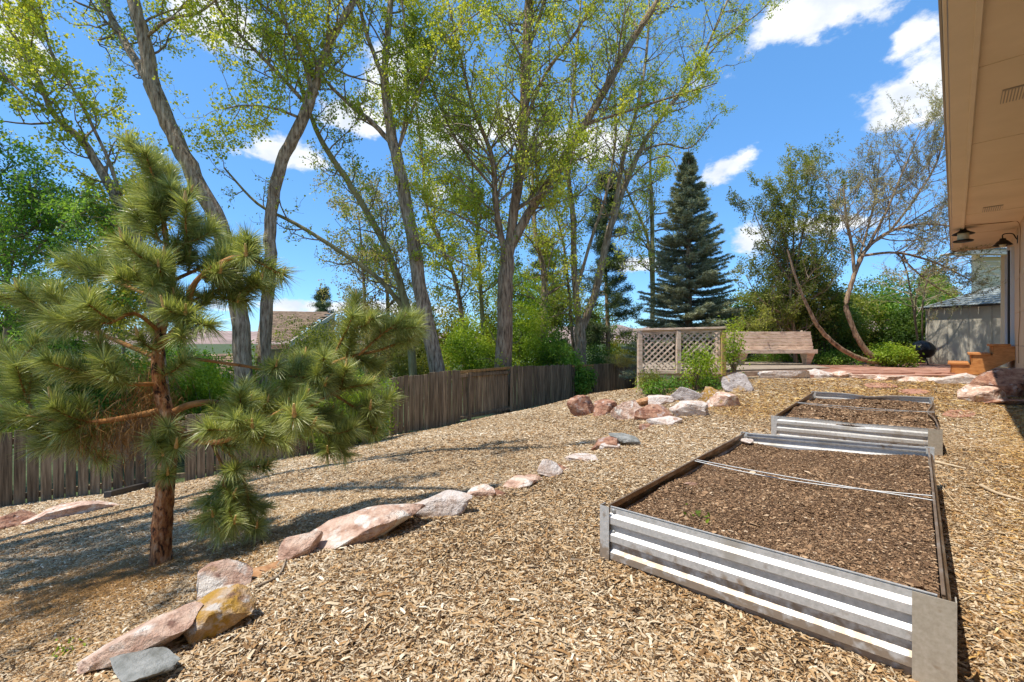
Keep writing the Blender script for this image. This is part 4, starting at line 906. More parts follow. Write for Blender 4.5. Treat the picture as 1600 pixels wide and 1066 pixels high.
# ------------------------------------------------------------------ vegetation generators
def unit(v): return v/(np.linalg.norm(v)+1e-9)
def leaves_from(P, size, m, name, parent, k=3, sig=.06, aspect=.8, flat=0.0, rndc=None, base=None):
    P = np.asarray(P); n = len(P)*k
    if n == 0: return None
    Q = np.repeat(P, k, 0)+RNG.normal(0, sig, (n, 3)); s = size*RNG.uniform(.55, 1.25, n)
    ax = RNG.normal(0, 1, (n, 3)); ax[:, 2] -= .3; ax /= np.linalg.norm(ax, axis=1, keepdims=True)
    h = RNG.normal(0, 1, (n, 3)); 
    if flat: h[:, 2] += 0; 
    b = np.cross(ax, h); b /= np.linalg.norm(b, axis=1, keepdims=True)+1e-9; up = np.cross(ax, b)
    A_ = ax*s[:, None]; B_ = b*(s*aspect*.5)[:, None]; U_ = up*(s*.12)[:, None]
    V = np.stack([Q, Q+A_*.42+B_+U_, Q+A_, Q+A_*.42-B_+U_], 1); i = np.arange(n)[:, None]*4
    # colour: a clump value plus leaf noise
    cl = np.repeat(RNG.beta(2, 2, len(P)), k) if rndc is None else np.repeat(rndc, k)
    r = np.clip(cl*.6+RNG.beta(2, 2, n)*.5-.05, 0, 1)
    Vl = V.reshape(-1, 3)-np.array(parent.location if parent is not None else (0, 0, 0))
    return nmesh(name, Vl, i+np.array([0, 1, 2, 3]), m, r, parent)

class Tree:
    def __init__(s, name, base, label, cat='tree', group=None, bark='bark_big', twig='bark_twig'):
        s.e = empty(name, tuple(base), label, cat, group); s.trunk = Acc(); s.tw = Acc(); s.lp = []; s.bark = bark; s.twig = twig
    def limb(s, pts, rad, sides=10, wob=.06):
        P = catmull(pts, 5); R = np.interp(np.linspace(0, 1, len(P)), np.linspace(0, 1, len(rad)), rad)*.74
        jit = RNG.normal(0, 1, P.shape)*R[:, None]*.07; jit[0] = 0; P = P+jit
        tube(s.trunk, P-np.array(s.e.location), R, sides, wob); return P, R
    def grow(s, p, d, L_, r, lvl, spread=.8, up=.15, kids=(5, 4), gnarl=.2, leafn=6, leaf_from=.3, end=None):
        n = 5 if lvl > 0 else 4; pts = [np.array(p)]; dd = unit(np.array(d)); st = L_/n
        for i in range(n):
            dd = unit(dd+RNG.normal(0, gnarl, 3)+np.array([0, 0, up])); pts.append(pts[-1]+dd*st)
        pts = np.array(pts); rad = np.linspace(r, max(r*.35, .0025), n+1)
        tube(s.tw, pts-np.array(s.e.location), rad, 3 if lvl < 2 else 5)
        if lvl <= 0 or lvl == 1:
            for t in RNG.uniform(leaf_from, 1, leafn):
                k = t*n; i = min(int(k), n-1); s.lp.append(pts[i]+(pts[i+1]-pts[i])*(k-i))
        if lvl > 0:
            kk = kids[min(lvl-1, len(kids)-1)]
            for t in np.linspace(.25, .97, kk):
                k = t*n; i = min(int(k), n-1); q = pts[i]+(pts[i+1]-pts[i])*(k-i); ax = unit(pts[i+1]-pts[i])
                sdv_ = unit(np.cross(ax, RNG.normal(0, 1, 3))); s.grow(q, unit(ax*(1-spread*.5)+sdv_*spread), L_*RNG.uniform(.38, .62), r*.5, lvl-1, spread, up, kids, gnarl, leafn, leaf_from)
    def clothe(s, P, R, t0, t1, step, L_, lvl=2, spread=.8, up=.12, kids=(4, 4), bias=None, gnarl=.2, leafn=6):
        D = np.concatenate([[0], np.cumsum(np.linalg.norm(np.diff(P, axis=0), axis=1))]); tot = D[-1]; x = tot*t0
        while x < tot*t1:
            i = min(np.searchsorted(D, x), len(P)-1); p = P[i]; ax = unit(P[i]-P[max(i-1, 0)]); sdv_ = unit(np.cross(ax, RNG.normal(0, 1, 3)))
            if bias is not None: sdv_ = unit(sdv_+np.array(bias))
            ln = L_*RNG.uniform(.6, 1.25)*(1-.25*x/tot); s.grow(p, unit(ax*.5+sdv_*.9), ln, min(R[i]*.45, .012+ln*.014), lvl, spread, up, kids, gnarl, leafn)
            x += step*RNG.uniform(.6, 1.4)
    def done(s, leaf='leaf_cottonwood', size=.06, k=3, sig=.06, aspect=.85, name='crown', thin=1.0):
        s.trunk.build('trunk', s.bark, s.e, True); s.tw.build('branches', s.twig, s.e, True)
        if leaf and s.lp:
            P = np.array(s.lp)
            if thin < 1: P = P[RNG.uniform(0, 1, len(P)) < thin]
            g = np.clip(.5+.28*np.sin(P[:, 0]*1.9+P[:, 2]*1.1)+.22*np.sin(P[:, 2]*2.7+P[:, 1]*1.7+2), 0, 1)
            leaves_from(P, size, leaf, name, s.e, k, sig, aspect, rndc=g)
        return s.e
def PX(L_): return np.array([W(*q) for q in L_])
GC = 'tall cottonwoods behind the fence'
# A: leaning cottonwood on the left
t = Tree('cottonwood_tree', W(405, 660, 11.5), 'thick trunked cottonwood leaning left above the pine, forked near the top', group=GC)
P, R = t.limb(PX([(380, 700, 11.5), (376, 510, 11.5), (351, 372, 11.5), (303, 275, 11.4), (264, 195, 11.3), (238, 130, 11.2)]), [.30, .27, .27, .26, .25, .24], 14)
P1, R1 = t.limb(PX([(238, 132, 11.2), (226, 60, 11.1), (207, 0, 11), (180, -130, 11), (150, -260, 11)]), [.23, .20, .18, .14, .1], 12); t.clothe(P1, R1, .1, 1, .32, 1.9)
P2, R2 = t.limb(PX([(240, 140, 11.2), (208, 88, 11.5), (178, 35, 11.8), (140, -40, 12), (90, -150, 12.3)]), [.16, .13, .11, .09, .05]); t.clothe(P2, R2, .15, 1, .26, 1.7)
P3, R3 = t.limb(PX([(226, 60, 11.1), (265, 30, 10.8), (310, 20, 10.5), (350, -10, 10.2)]), [.06, .05, .04, .02], 6); t.clothe(P3, R3, .2, 1, .3, 1.0)
t.done(size=.068, k=3, thin=.78)
# B: limbs at the upper left
t = Tree('cottonwood_tree', W(262, 660, 10.6), 'slender cottonwood arching over to the upper left corner', group=GC, bark='bark_big')
P, R = t.limb(PX([(262, 690, 10.6), (240, 480, 10.6), (205, 350, 10.5), (172, 293, 10.5), (130, 222, 10.4), (85, 180, 10.2), (50, 100, 10), (10, 40, 9.8), (-60, -40, 9.6)]), [.17, .16, .15, .14, .11, .08, .06, .045, .03])
t.clothe(P, R, .42, 1, .22, 1.3, up=.1); P, R = t.limb(PX([(190, 310, 10.5), (165, 240, 10.2), (120, 150, 9.9), (80, 80, 9.7), (60, 0, 9.5), (50, -60, 9.4)]), [.06, .045, .04, .035, .03, .02], 6)
t.clothe(P, R, .3, 1, .25, 1.1); P, R = t.limb(PX([(85, 180, 10.2), (40, 150, 10), (0, 110, 9.9), (-40, 60, 9.8)]), [.05, .04, .03, .02], 6); t.clothe(P, R, .1, 1, .25, 1.0)
t.done(size=.07, k=3, thin=.75)
# C
t = Tree('cottonwood_tree', W(408, 660, 12), 'cottonwood with an S shaped trunk and dense yellow green crown', group=GC, bark='bark_big')
P, R = t.limb(PX([(404, 690, 12), (416, 500, 12), (422, 410, 12), (424, 330, 12), (440, 255, 12), (470, 192, 12), (490, 140, 12)]), [.22, .21, .20, .20, .20, .20, .19], 12)
P1, R1 = t.limb(PX([(490, 142, 12), (506, 88, 12), (530, 40, 12), (560, -15, 12), (600, -120, 12)]), [.14, .13, .12, .11, .06]); t.clothe(P1, R1, .05, 1, .3, 1.6)
P2, R2 = t.limb(PX([(488, 145, 12), (475, 95, 11.9), (448, 40, 11.8), (420, -40, 11.7), (400, -130, 11.6)]), [.10, .08, .07, .06, .04]); t.clothe(P2, R2, .05, 1, .16, 1.9)
P3, R3 = t.limb(PX([(480, 165, 12), (430, 110, 11.5), (380, 60, 11.1), (340, 10, 10.8), (310, -60, 10.6)]), [.07, .06, .05, .04, .03], 6); t.clothe(P3, R3, .08, 1, .15, 1.7)
P4, R4 = t.limb(PX([(470, 185, 12), (430, 170, 11.4), (385, 165, 11), (350, 170, 10.6)]), [.05, .04, .03, .02], 6); t.clothe(P4, R4, .08, 1, .16, 1.5)
P4, R4 = t.limb(PX([(450, 40, 11.8), (400, 0, 11.2), (350, -40, 10.8)]), [.05, .04, .02], 6); t.clothe(P4, R4, .1, 1, .2, 1.6)
t.done(size=.068, k=3, thin=.78)
# D
t = Tree('cottonwood_tree', W(692, 640, 13), 'straight grey cottonwood leaning left beside the fence end', group=GC)
P, R = t.limb(PX([(694, 690, 13), (682, 575, 13), (657, 450, 13), (641, 350, 13), (622, 255, 13), (612, 212, 13), (600, 120, 13)]), [.32, .29, .27, .25, .22, .20, .16], 14)
for pts, r_, st_, L_ in (([(600, 122, 13), (606, 50, 13), (611, -5, 13), (617, -120, 13)], [.13, .12, .11, .07], .3, 1.5), ([(598, 120, 13), (575, 60, 12.8), (560, 0, 12.7), (540, -90, 12.6)], [.10, .08, .07, .04], .3, 1.5),
                      ([(612, 225, 13), (580, 190, 12.8), (548, 165, 12.6), (505, 120, 12.4), (480, 60, 12.3)], [.10, .09, .07, .05, .03], .26, 1.3), ([(624, 230, 13), (636, 160, 12.8), (636, 80, 12.7), (628, 0, 12.6)], [.06, .05, .045, .04], .3, 1.0),
                      ([(618, 250, 13), (660, 130, 12.2), (700, 60, 12), (760, 10, 11.8)], [.04, .035, .03, .02], .3, 1.2), ([(645, 370, 13), (700, 400, 12.5), (740, 420, 12.2)], [.05, .035, .02], .3, .9)):
    P, R = t.limb(PX(pts), r_, 8); t.clothe(P, R, .1, 1, st_, L_)
t.done(size=.07, k=3, thin=.75)
t = Tree('cottonwood_tree', W(650, 640, 13.6), 'thin mossy cottonwood stem leaning far left, left of the straight grey one', group=GC, bark='bark_green')
P, R = t.limb(PX([(652, 690, 13.6), (640, 520, 13.6), (624, 440, 13.5), (592, 365, 13.4), (548, 290, 13.2), (505, 225, 13), (480, 165, 12.9), (455, 90, 12.8)]), [.17, .16, .15, .13, .12, .10, .07, .04]); t.clothe(P, R, .35, 1, .25, 1.3)
P, R = t.limb(PX([(630, 480, 13.6), (590, 435, 13.2), (530, 392, 12.9), (462, 350, 12.6), (402, 318, 12.3), (350, 262, 12)]), [.10, .09, .08, .07, .05, .03], 7); t.clothe(P, R, .3, 1, .5, 1.1, leafn=2)
t.done(size=.065, k=2, thin=.7)
# E
t = Tree('cottonwood_tree', W(785, 640, 14), 'stout central cottonwood dividing into two big limbs', group=GC, bark='bark_warm')
P, R = t.limb(PX([(783, 690, 14), (787, 570, 14), (790, 450, 14), (794, 385, 14)]), [.40, .36, .31, .29], 14)
t.clothe(P, R, .3, 1, .25, .8, lvl=1)
for pts, r_, st_, L_ in (([(794, 388, 14), (806, 310, 14), (816, 230, 14), (820, 150, 14), (824, 60, 14), (828, -20, 14), (830, -130, 14)], [.20, .20, .21, .21, .2, .18, .12], .2, 2.0),
                      ([(796, 390, 14), (825, 335, 14), (855, 290, 13.8), (880, 250, 13.7), (915, 192, 13.6), (950, 132, 13.5), (990, 60, 13.4), (1036, -12, 13.3), (1090, -110, 13.2)], [.20, .19, .18, .18, .16, .15, .13, .11, .07], .34, 1.8),
                      ([(790, 400, 14), (774, 320, 13.8), (770, 250, 13.6), (740, 170, 13.2), (720, 90, 13), (700, 0, 12.8)], [.15, .13, .10, .07, .05, .03], .17, 2.0),
                      ([(818, 200, 14), (850, 120, 13.6), (900, 50, 13.3), (940, -20, 13)], [.08, .07, .06, .04], .3, 1.4), ([(775, 300, 13.8), (720, 230, 13.2), (680, 150, 12.8), (660, 90, 12.5)], [.06, .05, .04, .03], .24, 1.4),
                      ([(824, 80, 14), (845, 20, 13.8), (870, -60, 13.6)], [.10, .08, .05], .3, 1.5), ([(915, 195, 13.6), (985, 172, 13.2), (1050, 152, 13), (1120, 130, 12.8)], [.06, .05, .035, .02], .3, 1.0),
                      ([(792, 380, 14), (740, 350, 13.5), (700, 330, 13.1), (660, 320, 12.9)], [.05, .04, .03, .02], .2, 1.2), ([(805, 330, 14), (850, 300, 13.2), (880, 280, 12.9), (900, 230, 12.7)], [.05, .04, .03, .02], .2, 1.2)):
    P, R = t.limb(PX(pts), r_, 9); t.clothe(P, R, .1, 1, st_, L_)
t.done(size=.068, k=3, thin=.78)
# F
t = Tree('cottonwood_tree', W(907, 620, 17.5), 'twin stemmed cottonwood with pale bark right of the central one', group=GC)
P, R = t.limb(PX([(908, 660, 17.5), (907, 560, 17.5), (906, 505, 17.5)]), [.36, .31, .28], 14)
for pts, r_, st_, L_ in (([(905, 510, 17.5), (898, 430, 17.5), (895, 340, 17.4), (888, 260, 17.3), (895, 150, 17.2), (905, 40, 17.1), (910, -60, 17.0)], [.18, .17, .15, .11, .08, .06, .04], .32, 1.6),
                      ([(910, 512, 17.5), (932, 450, 17.5), (945, 390, 17.5), (958, 340, 17.4), (972, 300, 17.4), (1002, 232, 17.3), (1035, 180, 17.2), (1080, 120, 17.1), (1115, 50, 17.0), (1150, -30, 17.0)], [.20, .20, .19, .18, .16, .13, .10, .08, .06, .04], .34, 1.8),
                      ([(950, 370, 17.4), (965, 300, 17.2), (975, 240, 17.1), (1000, 150, 17.0), (1012, 60, 16.9), (1015, -50, 16.8)], [.13, .11, .10, .08, .06, .04], .32, 1.6), ([(902, 450, 17.5), (925, 370, 17.3), (948, 300, 17.1), (962, 210, 17.0), (960, 120, 16.9), (970, 0, 16.8)], [.09, .08, .07, .06, .05, .03], .34, 1.5),
                      ([(1000, 235, 17.3), (1040, 225, 17.0), (1080, 230, 16.8), (1120, 180, 16.6)], [.06, .05, .035, .02], .3, 1.0), ([(1080, 120, 17.1), (1130, 60, 16.9), (1180, 25, 16.8), (1205, 0, 16.7)], [.05, .04, .03, .02], .25, 1.0),
                      ([(975, 290, 17.3), (1010, 255, 17.2), (1045, 245, 17.0), (1060, 270, 16.9)], [.05, .04, .03, .02], .4, .8)):
    P, R = t.limb(PX(pts), r_, 9); t.clothe(P, R, .25, 1, st_, L_, leafn=5)
t.done(size=.06, k=2, thin=.8)
# thinner trees behind
for pts, r_, lb, m_, st_, bk_ in (([(848, 640, 17), (850, 520, 17), (850, 430, 17), (836, 360, 17), (832, 280, 17), (835, 200, 17)], [.2, .18, .16, .10, .07, .03], 'pale stem behind the central cottonwood, splitting low down', 'leaf_cottonwood', .25, 'bark_big'),
                          ([(726, 620, 17), (724, 520, 17), (712, 440, 17), (690, 385, 17), (668, 330, 17), (660, 250, 17), (650, 160, 17)], [.13, .12, .11, .10, .08, .06, .03], 'thin crooked stem seen between the grey and the central cottonwood', 'leaf_cottonwood', .25, 'bark_warm'),
                          ([(1018, 560, 19), (1020, 400, 19), (1018, 320, 19), (1016, 250, 19), (1020, 180, 19)], [.13, .12, .10, .06, .03], 'slim pale cottonwood peeking out left of the spruce', 'leaf_cottonwood', .35, 'bark_green'),
                          ([(575, 600, 18), (570, 480, 18), (566, 400, 18), (560, 330, 18)], [.10, .08, .06, .02], 'sparse grey stem above the tiled roof', 'leaf_pale', .3, 'bark_twig'),
                          ([(610, 600, 19), (606, 480, 19), (600, 380, 19), (590, 300, 19)], [.12, .10, .07, .02], 'bare looking tree left of the grey trunk', 'leaf_pale', .3, 'bark_twig'),
                          ([(900, 600, 18), (888, 450, 18), (880, 380, 18), (865, 320, 18)], [.10, .08, .06, .03], 'thin curved stem in front of the twin trunks', 'leaf_cottonwood', .4, 'bark_warm'),
                          ([(760, 600, 18), (750, 430, 18), (744, 340, 18), (738, 260, 18), (735, 190, 18)], [.12, .10, .07, .05, .03], 'leafy sapling left of the central trunk', 'leaf_cottonwood', .2, 'bark_green')):
    t = Tree('thin_tree', W(*pts[0]), lb, group='slim trees behind the cottonwoods', bark=bk_); P, R = t.limb(PX(pts), r_, 8); t.clothe(P, R, .3, 1, st_, 1.9, kids=(4, 4)); t.done(m_, .075, 3, .09)
t = Tree('thin_tree', W(1018, 420, 19), 'forked pale branchlet tree behind the slim cottonwood', group='slim trees behind the cottonwoods', bark='bark_green')
P, R = t.limb(PX([(1019, 560, 19.5), (1015, 390, 19.5), (985, 310, 19.5), (960, 250, 19.5)]), [.1, .09, .06, .03], 6); t.clothe(P, R, .4, 1, .4, 1.5); t.done('leaf_pale', .07, 2, .08)
# L: dark leafy tree at far left
t = Tree('leafy_tree', W(8, 680, 9.8), 'rounded dark green leafy tree at the left edge', bark='bark_twig')
P, R = t.limb(PX([(8, 700, 9.8), (10, 560, 9.8), (12, 450, 9.8), (6, 380, 9.8), (-10, 300, 9.8)]), [.10, .09, .07, .05, .03], 8); t.clothe(P, R, .35, 1, .10, 1.5, up=.03)
for pts in ([(10, 470, 9.8), (50, 400, 9.5), (100, 350, 9.3), (135, 330, 9.1)], [(10, 450, 9.8), (40, 330, 9.6), (60, 280, 9.5)], [(10, 520, 9.8), (60, 470, 9.4), (110, 420, 9.2)], [(10, 420, 9.8), (-30, 330, 9.6), (20, 250, 9.5)], [(10, 560, 9.8), (60, 540, 9.5), (110, 500, 9.3)], [(10, 400, 9.8), (70, 340, 9.9), (110, 310, 9.9)]):
    P, R = t.limb(PX(pts), [.04, .03, .015], 5); t.clothe(P, R, .2, 1, .16, 1.0, up=.02)
t.done('leaf_green', .085, 3, .06, aspect=.45, thin=.65)
t = Tree('leafy_tree', W(195, 600, 15), 'small yellow green tree showing between the left tree and the pine', bark='bark_twig')
P, R = t.limb(PX([(195, 640, 15), (192, 480, 15), (190, 400, 15), (185, 340, 15)]), [.08, .06, .05, .02], 6); t.clothe(P, R, .3, 1, .12, 1.5); t.done('leaf_yellow', .09, 4, .1)
# big off-frame cottonwood whose limbs shade the lower yard
t = Tree('cottonwood_tree', (-11.5, 2.2, Tz(-11.5, 2.2)), 'large cottonwood left of the view arching its limbs over the yard', group=GC)
P, R = t.limb(np.array([(-11.5, 2.2, -2.4), (-11.2, 2.3, 1), (-10.4, 2.5, 3.6), (-9.2, 2.8, 5.6)]), [.45, .4, .34, .3], 10)
for pts, r_ in (([(-9.2, 2.8, 5.6), (-7.6, 3.6, 6.9), (-5.6, 3.6, 7.4), (-3.9, 2.8, 7.6)], [.2, .17, .13, .06]), ([(-9.2, 2.8, 5.6), (-7.8, 4.6, 7.4), (-5.9, 5.1, 8.4), (-3.4, 4.3, 8.9)], [.2, .18, .13, .06]),
                ([(-9.8, 2.7, 4.6), (-8.0, 1.4, 5.6), (-6.6, .6, 6.2), (-5.2, -.4, 6.8)], [.16, .12, .09, .04]), ([(-8.0, 1.4, 5.6), (-6.2, 1.9, 6.5), (-5.0, 1.5, 7.2)], [.09, .06, .03]), ([(-8.6, 3.1, 6.1), (-7.3, 2.6, 6.9), (-6.6, 2.3, 7.6)], [.09, .06, .03])):
    P, R = t.limb(np.array(pts), r_, 8)
    if pts[0][0] == -8.6: t.clothe(P, R, .2, 1, .14, 1.3, lvl=2)
    t.clothe(P, R, .35, 1, .45, .9, lvl=1, kids=(4, 3), leafn=6)
t.done(size=.08, k=3)

# shrubs: stems from the base, leaves on a lumpy volume
def bush(name, c, rx, ry, rz_, leaf, label, size=.06, n=2600, k=3, group=None, cat='shrub', stems=14, hollow=.35, aspect=.55, twig='bark_twig', parts='foliage'):
    c = np.array(c, dtype=float); e = empty(name, (c[0], c[1], c[2]), label, cat, group)
    nl = 16; cl = RNG.normal(0, 1, (nl, 3)); cl /= np.linalg.norm(cl, axis=1, keepdims=True); cl *= RNG.uniform(.35, .8, (nl, 1)); rr = RNG.uniform(.25, .5, nl)
    ii = RNG.integers(0, nl, n); q = RNG.normal(0, 1, (n, 3)); q /= np.linalg.norm(q, axis=1, keepdims=True); q = cl[ii]+q*(rr[ii]*RNG.uniform(hollow, 1, n)**.5)[:, None]
    q = q[q[:, 2] > -.95]; P = c+np.array([0, 0, rz_])+q*np.array([rx, ry, rz_])
    sa = Acc()
    for s_ in range(stems):
        tgt = P[RNG.integers(0, len(P))]; mid = (c+tgt)/2+RNG.normal(0, .08, 3)*rx; mid[2] += .1*rz_; pts = catmull(np.array([c+np.array([RNG.normal(0, .06)*rx, RNG.normal(0, .06)*rx, -.08]), mid, tgt]), 4)-c
        tube(sa, pts, np.linspace(.012+.006*rx, .004, len(pts)), 4)
    sa.build('stems', twig, e, True)
    g = np.clip(.5+.3*np.sin(P[:, 0]*5/rx*.6+P[:, 2]*3)+.25*np.sin(P[:, 2]*7+P[:, 1]*4), 0, 1)
    leaves_from(P, size, leaf, parts, e, k, size*.9, aspect, rndc=g); return e
GB = 'shrubs behind the board fence'
def bpx(px, ytop, ybot, wpx, d, leaf, label, **kw):
    b_ = W(px, ybot, d); rz_ = (ybot-ytop)/F*d/2; rx = wpx/F*d/2; return bush(kw.pop('name', 'shrub'), b_, rx, rx*kw.pop('dr', .8), rz_, leaf, label, **kw)
for a in [(60, 460, 680, 200, 10.6, 'leaf_dark', 'deep green shrub behind the left fence', .09), (10, 590, 690, 150, 9.0, 'leaf_bright', 'low light green shrub on the left fence line', .08), (150, 560, 690, 190, 11, 'leaf_green', 'green shrub behind the pine, left of its trunk', .08),
          (330, 560, 700, 150, 11.5, 'leaf_bright', 'light green shrub just right of the pine trunk', .08), (430, 590, 700, 150, 11.5, 'leaf_bright', 'yellowish green shrub behind the pine branches', .08), (530, 560, 690, 150, 11.5, 'leaf_green', 'green shrub at the break in the fence', .08),
          (560, 440, 620, 120, 18.5, 'leaf_pale', 'pale twiggy thicket above the tiled house', .08), (800, 400, 600, 130, 24, 'leaf_bright', 'tall bright thicket far behind the central trunk', .12),
          (180, 500, 700, 150, 12.2, 'leaf_olive', 'olive shrub behind the left pine branches', .08),
          (290, 505, 700, 130, 12.5, 'leaf_green', 'green shrub hiding the lower tiled roof', .085), (370, 540, 700, 110, 12.0, 'leaf_bright', 'light green shrub in front of the tiled house', .08),
          (500, 480, 640, 130, 16, 'leaf_olive', 'olive shrub beside the tiled house', .08), (590, 470, 640, 130, 15.5, 'leaf_pale', 'dry grey green thicket behind the pine tips', .07), (650, 500, 640, 90, 15.5, 'leaf_olive', 'dull green shrub at the foot of the grey trunk', .08),
          (730, 490, 630, 110, 15.8, 'leaf_bright', 'bright green shrub between the grey and the central trunk', .09), (690, 440, 620, 120, 19, 'leaf_yellow', 'tall yellow green thicket far behind the fence', .11), (825, 470, 620, 110, 16.5, 'leaf_bright', 'bright shrub right of the central trunk', .09),
          (870, 510, 620, 80, 16.3, 'leaf_green', 'green shrub left of the twin trunks', .08), (765, 420, 600, 90, 20, 'leaf_yellow', 'yellow green sapling thicket behind the central trunk', .11), (930, 530, 620, 80, 19, 'leaf_dark', 'dark shrub at the foot of the twin trunks', .08),
          (880, 420, 600, 110, 22, 'leaf_olive', 'tall dark olive shrub far behind the twin trunks', .11), (640, 430, 620, 110, 20, 'leaf_pale', 'pale budding thicket left of the yellow one', .09), (975, 500, 610, 75, 21, 'leaf_yellow', 'golden green juniper between dark pine and lattice', .1),
          (940, 460, 600, 60, 23, 'leaf_bright', 'light green shrub behind the dark pine', .1), (985, 560, 630, 50, 19, 'leaf_pale', 'brown twiggy brush at the end of the fence', .06)]:
    big = a[3]*(a[2]-a[1]); bpx(*a[:7], size=a[7], n=int(min(5200, 700+big*.16)), group=GB)
# leafy bush inside the fence by the pine, vine over the fence
bpx(575, 575, 700, 85, 9.7, 'leaf_bright', 'fresh green shrub at the near end of the right fence', size=.06, n=3200, aspect=.5)
bpx(500, 610, 705, 110, 9.6, 'leaf_bright', 'yellow green shrub half hidden by the pine branches', size=.06, n=2600, aspect=.5)
v_ = bush('climbing_vine', (2.35, 15.7, -1.05), .5, .3, .85, 'leaf_green', 'green vine hanging over the fence left of the dark boards', size=.09, n=1500, cat='vine', aspect=.7)
v_ = bush('climbing_vine', (4.1, 17.5, .05), 1.0, .35, .30, 'leaf_pale', 'dry tangled vine on top of the far fence boards', size=.05, n=1500, cat='vine', aspect=.3)
# around the lattice
bpx(1092, 533, 612, 62, 9.0, 'leaf_bright', 'fresh green young shrub in front of the lattice', size=.07, n=420, aspect=.45, hollow=.1)
bpx(1040, 590, 618, 90, 9.1, 'leaf_green', 'low leafy plant under the lattice', size=.06, n=420, aspect=.45)
bpx(1015, 575, 615, 45, 9.3, 'leaf_olive', 'grey green plant at the left end of the deck', size=.055, n=300, aspect=.4)
bpx(1110, 590, 612, 70, 8.9, 'leaf_green', 'low green clump behind the rock pile', size=.05, n=350, aspect=.5)
bpx(1147, 497, 588, 38, 9.1, 'leaf_bright', 'twining bush growing round the lichened post', size=.06, n=300, aspect=.5)
# right: hedge, low plants
for a in [(1400, 425, 575, 170, 14.6, 'leaf_green', 'dense dark green hedge shrub behind the crooked tree', .085), (1330, 440, 575, 120, 14.8, 'leaf_olive', 'olive green shrub right of the bench', .08), (1420, 470, 575, 90, 13.8, 'leaf_dark', 'dark shrub beside the shed', .08),
          (1460, 440, 575, 70, 15.5, 'leaf_olive', 'olive shrub tucked against the shed corner', .08), (1300, 470, 575, 110, 13.9, 'leaf_dark', 'dark shrub behind the low crooked trunk', .08),
          (1235, 330, 575, 130, 13.4, 'leaf_olive', 'tall twiggy olive thicket behind the bench tree', .07), (1290, 420, 575, 110, 13.2, 'leaf_dark', 'dark green thicket between bench and crooked tree', .07),
          (1240, 450, 560, 150, 16.5, 'leaf_olive', 'olive hedge behind the bench', .08), (1190, 440, 560, 130, 14.6, 'leaf_olive', 'dense olive shrub between the spruce and the bench tree', .08), (1060, 500, 575, 150, 15.6, 'leaf_dark', 'dark greenery behind the lattice', .08),
          (1160, 450, 560, 120, 16.5, 'leaf_bright', 'light green shrub right of the spruce foot', .08), (1462, 405, 520, 80, 17.5, 'leaf_olive', 'olive shrub above the shed roof', .08), (1450, 430, 560, 90, 16.5, 'leaf_bright', 'yellowish shrub behind the left shed corner', .09)]:
    big = a[3]*(a[2]-a[1]); bpx(*a[:7], size=a[7], n=int(min(5200, 700+big*.22)), group='shrubs along the back of the garden')
bpx(1395, 538, 572, 85, 11.6, 'leaf_bright', 'low bright green plant at the foot of the crooked tree', size=.07, n=1300, aspect=.6)
bpx(1300, 545, 573, 90, 12.6, 'leaf_green', 'low green plant right of the bench', size=.06, n=900, aspect=.6)
bpx(1200, 540, 572, 120, 13.6, 'leaf_green', 'low greenery under and behind the bench', size=.06, n=1200, aspect=.6)

# crooked tree right of the bench and leafy shrub tree
t = Tree('crooked_tree', W(1378, 572, 11.6), 'crooked bare branched tree with low spreading trunks beside the shed', bark='bark_warm')
for pts, r_ in (([(1385, 568, 11.6), (1350, 562, 11.6), (1322, 550, 11.5), (1298, 532, 11.4), (1278, 510, 11.3), (1262, 480, 11.2), (1245, 440, 11.1), (1230, 390, 11)], [.09, .08, .075, .07, .065, .05, .04, .025]),
                ([(1375, 566, 11.6), (1350, 545, 11.6), (1332, 510, 11.6), (1322, 478, 11.6), (1328, 450, 11.6), (1338, 420, 11.6)], [.10, .09, .08, .08, .075, .07])):
    P, R = t.limb(PX(pts), r_, 10)
for pts, r_ in (([(1335, 425, 11.6), (1330, 380, 11.6), (1322, 340, 11.5), (1318, 290, 11.4)], [.06, .05, .04, .02]), ([(1338, 420, 11.6), (1355, 388, 11.5), (1390, 362, 11.3), (1440, 350, 11), (1500, 355, 10.7)], [.07, .06, .05, .04, .02]),
                ([(1355, 388, 11.5), (1385, 330, 11.3), (1410, 270, 11.2), (1440, 200, 11.1)], [.05, .04, .03, .012]), ([(1390, 362, 11.3), (1430, 310, 11.1), (1465, 250, 11), (1480, 180, 10.9)], [.04, .035, .03, .012]), ([(1345, 400, 11.5), (1400, 395, 11.2), (1460, 410, 11), (1520, 440, 10.8)], [.05, .04, .03, .015]),
                ([(1400, 360, 11.3), (1450, 330, 11.1), (1500, 300, 11)], [.03, .02, .012]), ([(1340, 410, 11.6), (1365, 320, 11.8), (1375, 240, 11.8)], [.04, .03, .012]), ([(1400, 395, 11.2), (1450, 440, 10.9), (1500, 470, 10.7)], [.03, .02, .01])):
    P, R = t.limb(PX(pts), r_, 6, .03); t.clothe(P, R, .2, 1, .11, .95, lvl=2, spread=.45, up=.10, kids=(5, 4), gnarl=.13, leafn=4)
t.done('blossom', .05, 2, .02, aspect=.4, thin=.85)
t = Tree('leafy_tree', W(1245, 575, 12.6), 'bushy olive green tree behind the bench with upright bare shoots', bark='bark_warm')
P, R = t.limb(PX([(1245, 590, 12.6), (1240, 520, 12.6), (1235, 450, 12.6), (1240, 380, 12.6)]), [.08, .07, .06, .03], 7); t.clothe(P, R, .1, 1, .10, 1.1)
